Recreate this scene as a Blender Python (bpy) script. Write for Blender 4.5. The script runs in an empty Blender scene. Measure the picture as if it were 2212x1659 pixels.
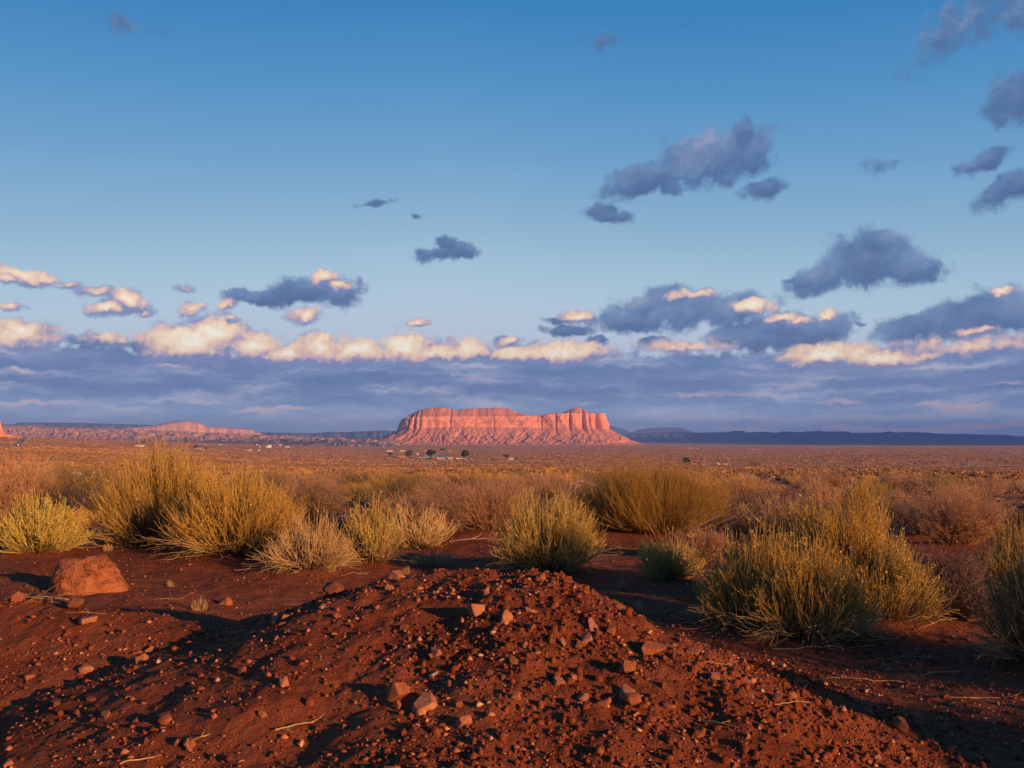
import bpy, bmesh, math, random
import numpy as np
from mathutils import Vector, Matrix

scene = bpy.context.scene
COL = scene.collection
R = math.radians

# ------------------------------------------------------------------ camera
F = 887.0                      # focal length in pixels of a 1024 wide picture
EYE = np.array([0.0, 0.0, 1.45])
HOR = 440.0                    # image row of the horizon (of 768)
PITCH = math.atan((HOR - 384.0) / F)
cam_data = bpy.data.cameras.new('camera')
cam_data.sensor_width = 36.0
cam_data.lens = 36.0 * F / 1024.0
cam_data.clip_start = 0.05
cam_data.clip_end = 120000.0
cam = bpy.data.objects.new('camera', cam_data)
COL.objects.link(cam)
cam.location = EYE
cam.rotation_euler = (math.pi / 2 + PITCH, 0, 0)
scene.camera = cam

# ------------------------------------------------------------------ exposure, render
scene.view_settings.view_transform = 'Standard'
scene.view_settings.look = 'None'
EXPO = 0.85
scene.view_settings.exposure = EXPO
scene.view_settings.gamma = 1.0
scene.cycles.use_denoising = True
scene.cycles.max_bounces = 5
scene.cycles.diffuse_bounces = 3
scene.cycles.volume_bounces = 0
scene.cycles.transparent_max_bounces = 8
scene.cycles.caustics_reflective = False
scene.cycles.caustics_refractive = False

# ------------------------------------------------------------------ sun
SUN_AZ = R(50.0)               # right of straight behind the camera
SUN_EL = R(10.5)
S = np.array([math.sin(SUN_AZ) * math.cos(SUN_EL), -math.cos(SUN_AZ) * math.cos(SUN_EL), math.sin(SUN_EL)])
sun_data = bpy.data.lights.new('sun', 'SUN')
sun_data.energy = 5.0
sun_data.angle = R(0.7)
sun_data.color = (1.0, 0.52, 0.205)
sun = bpy.data.objects.new('sun', sun_data)
COL.objects.link(sun)
sun.rotation_euler = Vector(S).to_track_quat('Z', 'Y').to_euler()

# ------------------------------------------------------------------ node helper
class NT:
    def __init__(self, tree):
        self.t = tree
        tree.nodes.clear()
    def new(self, kind, **kw):
        n = self.t.nodes.new(kind)
        for k, v in kw.items():
            setattr(n, k, v)
        return n
    def put(self, sock, v):
        if isinstance(v, bpy.types.NodeSocket):
            self.t.links.new(v, sock)
        elif v is not None:
            if hasattr(sock.default_value, '__len__') and not hasattr(v, '__len__'):
                v = (v,) * len(sock.default_value)
            elif hasattr(v, '__len__') and len(sock.default_value) == 4 and len(v) == 3:
                v = tuple(v) + (1.0,)
            sock.default_value = v
    def m(self, op, a, b=None, c=None, clamp=False):
        n = self.new('ShaderNodeMath', operation=op, use_clamp=clamp)
        for i, v in enumerate((a, b, c)):
            if v is not None:
                self.put(n.inputs[i], v)
        return n.outputs[0]
    def vm(self, op, a, b=None, s=None):
        n = self.new('ShaderNodeVectorMath', operation=op)
        self.put(n.inputs[0], a)
        if b is not None:
            self.put(n.inputs[1], b)
        if s is not None:
            self.put(n.inputs['Scale'], s)
        return n.outputs['Value'] if op in ('LENGTH', 'DOT_PRODUCT', 'DISTANCE') else n.outputs[0]
    def mix(self, f, a, b, mode='MIX'):
        n = self.new('ShaderNodeMix', data_type='RGBA', blend_type=mode)
        self.put(n.inputs[0], f)
        self.put(n.inputs[6], a)
        self.put(n.inputs[7], b)
        return n.outputs[2]
    def noise(self, vec, scale, detail=4.0, rough=0.5, dist=0.0, dims='3D', color=False):
        n = self.new('ShaderNodeTexNoise', noise_dimensions=dims)
        if vec is not None:
            self.put(n.inputs['Vector'], vec)
        n.inputs['Scale'].default_value = scale
        n.inputs['Detail'].default_value = detail
        n.inputs['Roughness'].default_value = rough
        n.inputs['Distortion'].default_value = dist
        return n.outputs[1] if color else n.outputs[0]
    def step(self, v, lo, hi, smooth=True):
        n = self.new('ShaderNodeMapRange', interpolation_type='SMOOTHSTEP' if smooth else 'LINEAR')
        n.clamp = True
        self.put(n.inputs[0], v)
        self.put(n.inputs[1], lo)
        self.put(n.inputs[2], hi)
        return n.outputs[0]
    def ramp(self, f, stops):
        n = self.new('ShaderNodeValToRGB')
        e = n.color_ramp.elements
        while len(e) < len(stops):
            e.new(0.5)
        for i, (p, c) in enumerate(stops):
            e[i].position = p
            e[i].color = tuple(c) + (1.0,)
        self.put(n.inputs[0], f)
        return n.outputs[0]
    def xyz(self, v):
        n = self.new('ShaderNodeSeparateXYZ')
        self.put(n.inputs[0], v)
        return n.outputs
    def comb(self, x, y, z):
        n = self.new('ShaderNodeCombineXYZ')
        for i, v in enumerate((x, y, z)):
            self.put(n.inputs[i], v)
        return n.outputs[0]

def lin(r, g, b):
    f = lambda c: c / 12.92 if c <= 0.04045 else ((c + 0.055) / 1.055) ** 2.4
    return tuple(f(c / 255.0) for c in (r, g, b))

def ray(px, py):
    d = np.array([px - 512.0, F, 384.0 - py])
    c, s = math.cos(PITCH), math.sin(PITCH)
    v = np.array([d[0], d[1] * c - d[2] * s, d[1] * s + d[2] * c])
    return v / np.linalg.norm(v)

def azel(px, py):
    v = ray(px, py)
    return math.atan2(v[0], v[1]), math.asin(v[2])

# ------------------------------------------------------------------ world: sky and clouds
world = bpy.data.worlds.new('World')
scene.world = world
world.use_nodes = True
world.cycles.sampling_method = 'MANUAL'
world.cycles.sample_map_resolution = 256
w = NT(world.node_tree)
SKY_STRENGTH = 0.1
GAIN = 1.06 / SKY_STRENGTH / 2 ** EXPO

def build_world():
    gen = w.new('ShaderNodeTexCoord').outputs['Generated']
    d = w.vm('NORMALIZE', gen)
    x, y, z = w.xyz(d)
    az = w.m('ARCTAN2', x, y)
    el = w.m('ARCSINE', z)
    K = 10.0
    P = w.vm('SCALE', w.comb(az, el, 0.0), s=K)
    # clear sky
    nish = w.new('ShaderNodeTexSky', sky_type='NISHITA')
    nish.sun_disc = False
    nish.sun_elevation = SUN_EL
    nish.sun_rotation = math.pi - SUN_AZ
    nish.air_density = 1.0
    nish.dust_density = 0.6
    nish.ozone_density = 2.0
    stops = []
    for py, c in ((444, (142, 160, 200)), (400, (170, 180, 212)), (340, (195, 206, 226)), (300, (186, 208, 226)), (265, (168, 201, 221)),
                  (215, (141, 182, 211)), (150, (110, 163, 206)), (80, (80, 147, 199)), (0, (52, 129, 189))):
        stops.append((max(0.0, azel(512, py)[1] / 1.0), lin(*c)))
    stops.append((0.95, lin(25, 85, 150)))
    elv = w.m('MULTIPLY', el, 1.0)
    # slightly deeper blue towards the right of the view
    elv = w.m('ADD', elv, w.m('MULTIPLY', w.m('ABSOLUTE', w.m('ADD', az, 0.08)), 0.07))
    grad = w.ramp(elv, stops)
    sky = w.mix(0.92, w.vm('SCALE', nish.outputs[0], s=0.08), grad)

    warp = w.noise(P, 1.3, 5.0, 0.55, dims='2D', color=True)
    warp = w.vm('SCALE', w.vm('SUBTRACT', warp, (0.5, 0.5, 0.5)), s=0.55)
    warp2 = w.noise(P, 6.0, 4.0, 0.55, dims='2D', color=True)
    warp2 = w.vm('SCALE', w.vm('SUBTRACT', warp2, (0.5, 0.5, 0.5)), s=0.10)
    Pw = w.vm('ADD', P, w.vm('ADD', w.vm('SCALE', warp, s=0.25), warp2))

    rotated = {0: Pw}
    def turned(rot):
        k = int(round(rot / 12.0)) * 12
        if k not in rotated:
            rt = w.new('ShaderNodeVectorRotate', rotation_type='Z_AXIS')
            w.put(rt.inputs['Vector'], Pw)
            rt.inputs['Angle'].default_value = -R(k)
            rotated[k] = rt.outputs[0]
        return k
    chain = [None, 0, {}]
    def field(items, sh=(0.0, 0.0)):
        out = None
        for it in items:
            px, py, rx, ry = [v * 1024.0 / 2212.0 for v in it[:4]]
            amp = it[5] if len(it) > 5 else 1.0
            k = turned(it[4] if len(it) > 4 else 0.0)
            a, e = azel(px, py)
            a, e = a + sh[0] * rx / F, e + sh[1] * ry / F
            dist = math.sqrt(F * F + (px - 512) ** 2 + (py - 384) ** 2)
            sx, sy = dist / (rx * K * 1.35), dist / (ry * K * 1.35)
            c, s_ = math.cos(R(-k)), math.sin(R(-k))
            ca, ce = (a * c - e * s_) * K, (a * s_ + e * c) * K
            # every so many ellipses wait for the ones before, which keeps the shader's stack small
            if chain[1] % 18 == 0 and chain[0] is not None:
                chain[2] = {'v': w.m('MULTIPLY', chain[0], 1e-7)}
                chain[2]['c'] = {}
            src = rotated[k]
            if chain[2]:
                if k not in chain[2]['c']:
                    chain[2]['c'][k] = w.vm('ADD', src, chain[2]['v'])
                src = chain[2]['c'][k]
            chain[1] += 1
            q = w.new('ShaderNodeVectorMath', operation='MULTIPLY_ADD')
            w.put(q.inputs[0], src)
            q.inputs[1].default_value = (sx, sy, 0)
            q.inputs[2].default_value = (-ca * sx, -ce * sy, 0)
            ln = w.vm('LENGTH', q.outputs[0])
            v = w.m('MULTIPLY_ADD', ln, -amp, amp)
            out = v if out is None else w.m('MAXIMUM', out, v)
            chain[0] = out
        return out

    dark = [(1400, 382, 110, 34, 12), (1520, 342, 125, 52, 14), (1610, 322, 62, 50), (1604, 285, 24, 30), (1450, 403, 40, 18, 0, .7), (1565, 385, 45, 20, 10, .8),
            (1650, 406, 48, 20, 10, .75), (1300, 463, 42, 19, 0, .85), (1345, 468, 32, 14, 0, .6), (1780, 592, 85, 33, 18), (1880, 560, 95, 58), (1962, 576, 66, 34), (1738, 606, 38, 14),
            (1905, 520, 40, 26), (2118, 352, 46, 24, 10, .8), (2185, 412, 70, 28, 22), (2140, 430, 40, 12, 20, .6), (2190, 215, 65, 52, 30, .75), (2080, 48, 140, 45, 20, .5), (2190, 20, 120, 55, 0, .55),
            (938, 549, 46, 17, 0, .9), (1000, 543, 40, 15, 0, .9), (962, 526, 26, 14, 0, .9), (560, 644, 70, 17, 0), (640, 630, 62, 28, 12), (722, 628, 58, 32, 0),
            (1370, 690, 90, 30), (1470, 668, 115, 42), (1560, 668, 95, 38), (1400, 652, 70, 22, 20), (1640, 722, 95, 32), (1740, 716, 100, 36), (1690, 700, 75, 30), (1560, 735, 45, 14, 0, .9),
            (1960, 706, 80, 30, 8), (2080, 686, 115, 46, 10), (2190, 675, 90, 50), (1225, 713, 55, 13, 0, .95), (1205, 690, 34, 9, 0, .8),
            (285, 60, 62, 20, 0, .42), (1300, 90, 28, 20, 0, .42), (1900, 358, 28, 16, 0, .45), (820, 440, 34, 7, 10, .40), (790, 446, 16, 5, 0, .35), (900, 468, 18, 7, 0, .40),
            (1090, 740, 26, 12, 0, .8), (1292, 738, 28, 10, 0, .9), (1415, 737, 30, 9, 0, .8), (1860, 700, 14, 6, 0, .7), (1610, 640, 18, 9, 0, .8), (205, 738, 60, 16, 0), (320, 745, 60, 14)]
    warm = [(45, 592, 52, 17, -12, .8), (95, 598, 34, 12, 0, .7), (20, 600, 40, 12, 0, .7), (140, 617, 26, 8, 0, .55), (205, 631, 34, 10, 12, .6), (236, 664, 42, 18, 12, .9), (278, 646, 38, 20, -12, .95), (408, 671, 30, 14, 20, .7), (485, 665, 22, 12, 30, .6),
            (660, 684, 34, 16, 10, .85), (905, 697, 26, 8, 0, .6), (497, 690, 14, 8, 0, .7), (20, 662, 30, 6, 0, .55), (310, 670, 18, 10, 30, .6), (410, 625, 18, 7, 0, .45),
            (40, 728, 80, 30, 0, .85), (45, 715, 40, 22), (225, 735, 50, 16, 0, .6), (415, 742, 105, 42), (462, 722, 66, 38), (545, 750, 66, 32, 0, .95), (620, 764, 85, 24, 0, .85), (690, 758, 52, 30), (765, 761, 80, 27, 0, .92), (880, 757, 58, 34), (945, 768, 70, 20, 0, .85), (1015, 757, 44, 26), 
            (1110, 768, 55, 16), (1200, 764, 120, 22), (1100, 738, 26, 9, 10, .7), (1245, 682, 42, 14, 0, .95), (1470, 752, 90, 14, 0, .62), (1790, 770, 105, 24), (1905, 778, 95, 18, 0, .9),
            (704, 598, 30, 16, 12, .8), (735, 616, 38, 14, 0, .62), (1625, 662, 46, 15, 0, .85), (1500, 634, 55, 9, 0, .6), (1690, 683, 40, 12, 0, .8), (1725, 690, 30, 12, 0, .65), (1786, 684, 18, 11, 0, .8), (2158, 632, 20, 12, 0, .85),
            (2090, 750, 140, 26, 6, .50), (2190, 745, 70, 24, 0, .52), (2110, 716, 40, 8, 0, .6), (1990, 770, 50, 12, 0, .6)]
    streak = [(60, 872, 90, 7, 0, .8), (600, 884, 110, 10, 0, .9), (1830, 868, 90, 8, 0, .9), (2080, 876, 110, 11, 0, 1), (1500, 855, 80, 8, 0, .7), (380, 790, 60, 6, 0, .6),
              (1270, 870, 60, 8, 0, .7), (2060, 926, 200, 10, -2, 1.3), (1620, 931, 110, 5, 0, 1.2), (1860, 925, 110, 8, 3, 1.1), (2180, 830, 60, 7, 0, .8), (40, 795, 40, 6, 0, .7), (1374, 933, 16, 5, 0, 1.2)]

    n_edge = w.m('SUBTRACT', w.noise(P, 4.0, 9.0, 0.62, dims='2D'), 0.5)
    def billow(vec):
        v1 = w.new('ShaderNodeTexVoronoi', voronoi_dimensions='2D', feature='F1', normalize=True)
        w.put(v1.inputs['Vector'], vec)
        v1.inputs['Scale'].default_value = 5.0
        v1.inputs['Detail'].default_value = 3.0
        v1.inputs['Roughness'].default_value = 0.55
        v1.inputs['Lacunarity'].default_value = 2.2
        return w.m('SUBTRACT', 1.0, v1.outputs['Distance'])
    Pb = w.vm('ADD', P, w.vm('SCALE', warp2, s=0.6))
    puff = billow(Pb)
    puff_off = billow(w.vm('ADD', Pb, (-0.025, 0.06, 0.0)))
    relief = w.m('SUBTRACT', puff, puff_off)
    puff_c = w.m('SUBTRACT', puff, 0.62)
    big = w.noise(P, 1.1, 4.0, 0.5, dims='2D')

    # low bank of cloud along the horizon
    e = lambda py: azel(512, py * 1024.0 / 2212.0)[1]
    stretch = w.new('ShaderNodeMapping')
    w.put(stretch.inputs['Vector'], Pw)
    stretch.inputs['Scale'].default_value = (0.9, 7.0, 1.0)
    nb = w.noise(stretch.outputs[0], 0.9, 7.0, 0.58, dims='2D')
    nb2 = w.noise(w.vm('ADD', stretch.outputs[0], (31.0, 7.0, 0)), 0.55, 5.0, 0.5, dims='2D')
    top = w.m('ADD', e(766), w.m('ADD', w.m('MULTIPLY', n_edge, 0.026), w.m('MULTIPLY', puff_c, 0.02)))
    bank_m = w.step(w.m('SUBTRACT', top, el), -0.003, 0.007)
    low = w.step(el, e(930), e(860))
    bank_m = w.m('MULTIPLY', bank_m, w.m('MULTIPLY_ADD', low, 0.45, 0.55))
    bank_c = w.ramp(nb, [(0.30, lin(92, 120, 164)), (0.46, lin(108, 133, 177)), (0.58, lin(136, 154, 191)), (0.70, lin(186, 184, 203))])
    bank_c = w.mix(w.m('MULTIPLY', w.step(nb2, 0.40, 0.75), 0.55), bank_c, lin(100, 124, 170))
    bank_lo = w.ramp(nb, [(0.32, lin(132, 164, 206)), (0.50, lin(160, 185, 218)), (0.66, lin(204, 208, 228))])
    bank_c = w.mix(w.step(el, e(910), e(840)), bank_lo, bank_c)
    col = w.mix(bank_m, sky, bank_c)
    # light streaks low in the bank
    st = w.m('ADD', field(streak), w.m('MULTIPLY', w.m('SUBTRACT', nb, 0.5), 1.6))
    col = w.mix(w.m('MULTIPLY', w.step(st, 0.15, 0.75), 0.72), col, lin(230, 200, 202))
    # dark clouds
    fd0 = field(dark)
    fd1 = field(dark, (0.10, -0.6))
    dtop = w.m('SUBTRACT', fd0, fd1)
    fd = w.m('ADD', fd0, w.m('ADD', w.m('MULTIPLY', n_edge, 1.05), w.m('MULTIPLY', puff_c, 0.30)))
    md = w.m('MULTIPLY', w.step(fd, 0.02, 0.46), 0.95)
    cd = w.ramp(w.m('ADD', w.m('MULTIPLY_ADD', dtop, 0.42, -0.03), w.m('ADD', w.m('MULTIPLY', relief, 0.45), w.m('MULTIPLY_ADD', big, 0.9, 0.05))), [(0.15, lin(68, 97, 143)), (0.48, lin(82, 113, 157)), (0.70, lin(106, 136, 177)), (0.95, lin(150, 160, 190))])
    cd = w.mix(w.m('MULTIPLY', w.step(fd, 0.50, 0.95), 0.40), cd, lin(88, 106, 150))
    col = w.mix(md, col, cd)
    # sunlit clouds: bright where the cloud ends upwards, peach and then blue grey towards the base
    fw0 = field(warm)
    fw1 = field(warm, (0.12, -0.75))
    fw = w.m('ADD', w.m('ADD', fw0, 0.045), w.m('ADD', w.m('MULTIPLY', n_edge, 1.15), w.m('MULTIPLY', puff_c, 0.5)))
    mw = w.m('MULTIPLY', w.step(fw, 0.0, 0.46), 0.96)
    updown = w.m('SUBTRACT', fw0, fw1)
    lite = w.m('ADD', w.m('MULTIPLY_ADD', updown, 0.60, 0.46), w.m('ADD', w.m('MULTIPLY', relief, 1.0), w.m('MULTIPLY', w.m('SUBTRACT', big, 0.5), 0.5)))
    lite = w.m('ADD', lite, w.m('ADD', w.m('MULTIPLY', n_edge, 0.35), w.m('MULTIPLY_ADD', fw0, 0.70, -0.46)))
    cw = w.ramp(lite, [(0.06, lin(126, 138, 180)), (0.26, lin(188, 166, 182)), (0.44, lin(230, 192, 176)), (0.62, lin(246, 213, 180)), (0.82, lin(253, 231, 200)), (1.0, lin(255, 245, 228))])
    col = w.mix(mw, col, cw)
    out = w.vm('SCALE', col, s=GAIN)
    bg = w.new('ShaderNodeBackground')
    w.put(bg.inputs['Color'], out)
    bg.inputs['Strength'].default_value = SKY_STRENGTH
    o = w.new('ShaderNodeOutputWorld')
    w.t.links.new(bg.outputs[0], o.inputs['Surface'])
build_world()

# ------------------------------------------------------------------ numpy noise
def _hash(ix, iy, seed):
    h = (ix.astype(np.int64) * 374761393 + iy.astype(np.int64) * 668265263 + seed * 982451653) & 0xFFFFFFFF
    h = ((h ^ (h >> 13)) * 1274126177) & 0xFFFFFFFF
    h = h ^ (h >> 16)
    return h
def perlin(x, y, seed=0):
    x = np.asarray(x, float); y = np.asarray(y, float)
    ix = np.floor(x); iy = np.floor(y)
    fx = x - ix; fy = y - iy
    u = fx * fx * fx * (fx * (fx * 6 - 15) + 10)
    v = fy * fy * fy * (fy * (fy * 6 - 15) + 10)
    def g(dx, dy):
        a = _hash(ix + dx, iy + dy, seed) * (2 * math.pi / 4294967296.0)
        return np.cos(a) * (fx - dx) + np.sin(a) * (fy - dy)
    n0 = g(0, 0) * (1 - u) + g(1, 0) * u
    n1 = g(0, 1) * (1 - u) + g(1, 1) * u
    return (n0 * (1 - v) + n1 * v) * 1.5
def fbm(x, y, oct=4, seed=0, rough=0.5):
    s = 0; a = 1.0; f = 1.0
    for i in range(oct):
        s = s + a * perlin(x * f, y * f, seed + i * 17)
        a *= rough; f *= 2.03
    return s
def sstep(v, a, b):
    t = np.clip((v - a) / (b - a), 0, 1)
    return t * t * (3 - 2 * t)

# ------------------------------------------------------------------ terrain heights
_px = [0, 10, 25, 60, 200, 600, 1000, 1250, 3000, 90000]
_pz = [0, -0.02, -0.25, -1.15, -4.9, -15.9, -26.4, -27.5, -27.8, -28.2]
def ground_z(x, y, detail=True):
    x = np.asarray(x, float); y = np.asarray(y, float)
    d = np.hypot(x, y)
    z = np.interp(d, _px, _pz)
    t = x / np.maximum(y, 1.0)
    left = sstep(-np.where(y > 1, t, 0), 0.12, 0.62)
    z = z + left * np.interp(d, [0, 100, 200, 750, 1400, 2500, 4000, 9000, 90000], [0, 0.6, 2.9, 17.8, 25.6, 36.0, 40.0, 20.0, 0.0])
    z = z - 4.5 * sstep(-t, 0.46, 0.52) * np.exp(-((d - 900) / 90.0) ** 2)
    z = z + np.interp(d, [0, 60, 300, 1200, 4000], [0, 0.15, 0.8, 1.5, 2.0]) * fbm(x / 170.0, y / 170.0, 3, 5)
    z = z + np.interp(d, [0, 4, 20, 90, 600], [0.02, 0.05, 0.12, 0.25, 0.25]) * fbm(x / 2.6, y / 2.6, 2, 11)
    if detail:
        z = z + np.interp(d, [0, 25, 80], [0.018, 0.018, 0]) * fbm(x / 0.35, y / 0.35, 3, 23)
    # soft sand heaped round the feet of the big bushes
    for bx, by, br, bh in HUMMOCKS:
        z = z + bh * np.exp(-((x - bx) ** 2 + (y - by) ** 2) / (br * br))
    return z
HUMMOCKS = []

def flat_at(px, py, z=0.0):
    v = ray(px, py)
    t = (z - EYE[2]) / v[2]
    return EYE + v * t

# crest of the near heap of dirt: picture column, row and distance ahead, turned into points in space
def at_depth(px, py, dep):
    v = ray(px, py)
    return EYE + v * (dep / v[1])
CREST = [at_depth(*p) for p in ((-90, 592, 6.4), (0, 597, 6.1), (110, 610, 5.8), (215, 626, 5.5), (300, 606, 5.4), (345, 592, 5.35), (405, 580, 5.3), (435, 568, 5.25), (470, 567, 5.2), (500, 574, 5.1),
                                (530, 572, 5.0), (562, 578, 4.85), (605, 610, 4.5), (657, 640, 4.25), (708, 668, 4.1), (759, 694, 4.0), (815, 728, 3.85), (870, 790, 3.6))]
CREST = np.array(CREST)
def mound_z(x, y):
    x = np.asarray(x, float); y = np.asarray(y, float)
    wx = x + 0.10 * fbm(x / 0.7, y / 0.7, 2, 71)
    wy = y + 0.10 * fbm(x / 0.7, y / 0.7, 2, 72)
    best = np.full(x.shape, -9.0)
    for a, b in zip(CREST[:-1], CREST[1:]):
        ex, ey = b[0] - a[0], b[1] - a[1]
        L2 = ex * ex + ey * ey
        t = np.clip(((wx - a[0]) * ex + (wy - a[1]) * ey) / L2, 0, 1)
        dx = wx - (a[0] + t * ex); dy = wy - (a[1] + t * ey)
        dist = np.hypot(dx, dy)
        side = ex * dy - ey * dx
        sl = np.where(side > 0, 0.62, 0.30)
        zc = a[2] + t * (b[2] - a[2])
        best = np.maximum(best, zc - sl * np.maximum(dist - 0.03, 0))
    n = 0.030 * fbm(x / 0.45, y / 0.45, 3, 31) + 0.014 * fbm(x / 0.16, y / 0.16, 3, 33, 0.6) + 0.016 * (np.abs(fbm(x / 0.24, y / 0.24, 3, 35)) - 0.25)
    cl = np.abs(perlin(x / 0.055, y / 0.055, 41)) * 0.016 + 0.010 * np.abs(perlin(x / 0.028, y / 0.028, 43))
    rough = (0.4 + 0.9 * sstep(fbm(x / 0.9, y / 0.9, 2, 47), -0.3, 0.5)) * (0.45 + 0.55 * sstep(x, -1.5, -0.2))
    n = n * (0.6 + 0.4 * sstep(x, -1.6, -0.3))
    return best + n * 0.75 + cl * rough * 0.8
def surf_z(x, y):
    g = ground_z(x, y)
    d = np.hypot(x, y)
    return np.where(d < 12, np.maximum(g, mound_z(x, y)), g)

def hit(px, py, far=30000.0):
    """first point of the ground or the heap on the ray through a picture point"""
    v = ray(px, py)
    t = np.geomspace(2.0, far, 4000)
    p = EYE[None, :] + v[None, :] * t[:, None]
    below = p[:, 2] < surf_z(p[:, 0], p[:, 1])
    i = int(np.argmax(below)) if below.any() else len(t) - 1
    lo, hi = t[max(i - 1, 0)], t[i]
    tt = np.linspace(lo, hi, 40)
    p = EYE[None, :] + v[None, :] * tt[:, None]
    b = p[:, 2] < surf_z(p[:, 0], p[:, 1])
    return p[int(np.argmax(b)) if b.any() else -1]

# ------------------------------------------------------------------ mesh helpers
def mesh_np(name, V, faces, mats=None, smooth=False, attr=None):
    me = bpy.data.meshes.new(name)
    V = np.asarray(V, np.float32)
    me.vertices.add(len(V))
    me.vertices.foreach_set('co', V.ravel())
    faces = [np.asarray(f, np.int32) for f in faces if len(f)]
    loops = np.concatenate([f.ravel() for f in faces])
    sizes = np.concatenate([np.full(len(f), f.shape[1], np.int32) for f in faces])
    starts = np.concatenate([[0], np.cumsum(sizes)[:-1]]).astype(np.int32)
    me.loops.add(len(loops))
    me.loops.foreach_set('vertex_index', loops)
    me.polygons.add(len(sizes))
    me.polygons.foreach_set('loop_start', starts)
    if smooth:
        me.polygons.foreach_set('use_smooth', np.ones(len(sizes), bool))
    if attr is not None:
        for k, a in attr.items():
            at = me.attributes.new(k, 'FLOAT', 'POINT')
            at.data.foreach_set('value', np.asarray(a, np.float32))
    me.update(calc_edges=True)
    me.validate()
    if mats:
        me.materials.append(mats)
    return me

def link(name, me, parent=None, loc=None):
    o = bpy.data.objects.new(name, me)
    COL.objects.link(o)
    if parent is not None:
        o.parent = parent
    if loc is not None:
        o.location = loc
    return o
def tag(o, label=None, cat=None, group=None, kind=None):
    if label: o['label'] = label
    if cat: o['category'] = cat
    if group: o['group'] = group
    if kind: o['kind'] = kind
    return o
def empty(name, loc, rz=0.0):
    o = bpy.data.objects.new(name, None)
    COL.objects.link(o)
    o.location = loc
    o.rotation_euler = (0, 0, rz)
    return o

def grid_faces(nu, nv, wrap=False):
    i = np.arange(nu - 1 if not wrap else nu)[:, None]
    j = np.arange(nv - 1)[None, :]
    i2 = (i + 1) % nu
    a = i * nv + j; b = i2 * nv + j; c = i2 * nv + j + 1; d = i * nv + j + 1
    return np.stack([a, b, c, d], -1).reshape(-1, 4)

# ------------------------------------------------------------------ materials
def material(name, build, rough=0.9, spec=0.15):
    m = bpy.data.materials.new(name)
    m.use_nodes = True
    n = NT(m.node_tree)
    out = n.new('ShaderNodeOutputMaterial')
    bs = n.new('ShaderNodeBsdfPrincipled')
    bs.inputs['Roughness'].default_value = rough
    bs.inputs['Specular IOR Level'].default_value = spec
    n.t.links.new(bs.outputs[0], out.inputs['Surface'])
    r = build(n)
    col, hgt, dist = (r if isinstance(r, tuple) and len(r) == 3 and not isinstance(r[0], float) else (r, None, 0))
    n.put(bs.inputs['Base Color'], col)
    if hgt is not None:
        b = n.new('ShaderNodeBump')
        b.inputs['Strength'].default_value = 1.0
        b.inputs['Distance'].default_value = dist
        n.put(b.inputs['Height'], hgt)
        n.t.links.new(b.outputs[0], bs.inputs['Normal'])
    return m
def plain(name, c, rough=0.85, var=0.12, scale=6.0):
    def f(n):
        p = n.new('ShaderNodeTexCoord').outputs['Object']
        v = n.noise(p, scale, 4.0, 0.6)
        return n.mix(v, tuple(x * (1 - var) for x in c), tuple(min(1, x * (1 + var)) for x in c))
    return material(name, f, rough)

def f_ground(n):
    pos = n.new('ShaderNodeNewGeometry').outputs['Position']
    dist = n.vm('LENGTH', pos)
    a = n.noise(pos, 0.9, 5.0, 0.6)
    b = n.noise(pos, 9.0, 6.0, 0.65)
    soil = n.ramp(n.m('ADD', n.m('MULTIPLY', a, 0.5), n.m('MULTIPLY', b, 0.5)), [(0.30, (0.095, 0.027, 0.014)), (0.50, (0.18, 0.055, 0.027)), (0.70, (0.26, 0.088, 0.043))])
    grit = n.noise(pos, 90.0, 3.0, 0.6)
    soil = n.mix(n.m('MULTIPLY', n.step(grit, 0.58, 0.72), 0.5), soil, (0.38, 0.16, 0.10))
    soil = n.mix(n.m('MULTIPLY', n.step(grit, 0.42, 0.30), 0.6), soil, (0.10, 0.03, 0.018))
    # far plain: dry scrub over the red earth
    c1 = n.noise(pos, 0.33, 4.0, 0.7)
    c2 = n.noise(pos, 0.045, 4.0, 0.65)
    c3 = n.noise(pos, 0.004, 4.0, 0.6)
    scrub = n.ramp(n.m('ADD', n.m('MULTIPLY', c1, 0.55), n.m('MULTIPLY', c2, 0.45)), [(0.34, (0.20, 0.11, 0.06)), (0.45, (0.46, 0.235, 0.105)), (0.56, (0.62, 0.29, 0.125)), (0.68, (0.66, 0.26, 0.12))])
    scrub = n.mix(n.m('MULTIPLY', n.step(c3, 0.45, 0.62), 0.45), scrub, (0.40, 0.15, 0.085))
    scrub = n.mix(n.m('MULTIPLY', n.step(c3, 0.48, 0.36), 0.35), scrub, (0.22, 0.17, 0.075))
    col = n.mix(n.step(dist, 14.0, 70.0), soil, scrub)
    h1 = n.m('MULTIPLY', n.m('ADD', b, n.m('MULTIPLY', grit, 0.35)), 0.03)
    h2 = n.m('MULTIPLY', n.m('ADD', c1, n.m('MULTIPLY', c2, 1.5)), n.step(dist, 60.0, 500.0))
    return col, n.m('ADD', h1, n.m('MULTIPLY', h2, 4.0)), 1.0
M_GROUND = material('red_earth', f_ground, 0.95, 0.05)

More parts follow.
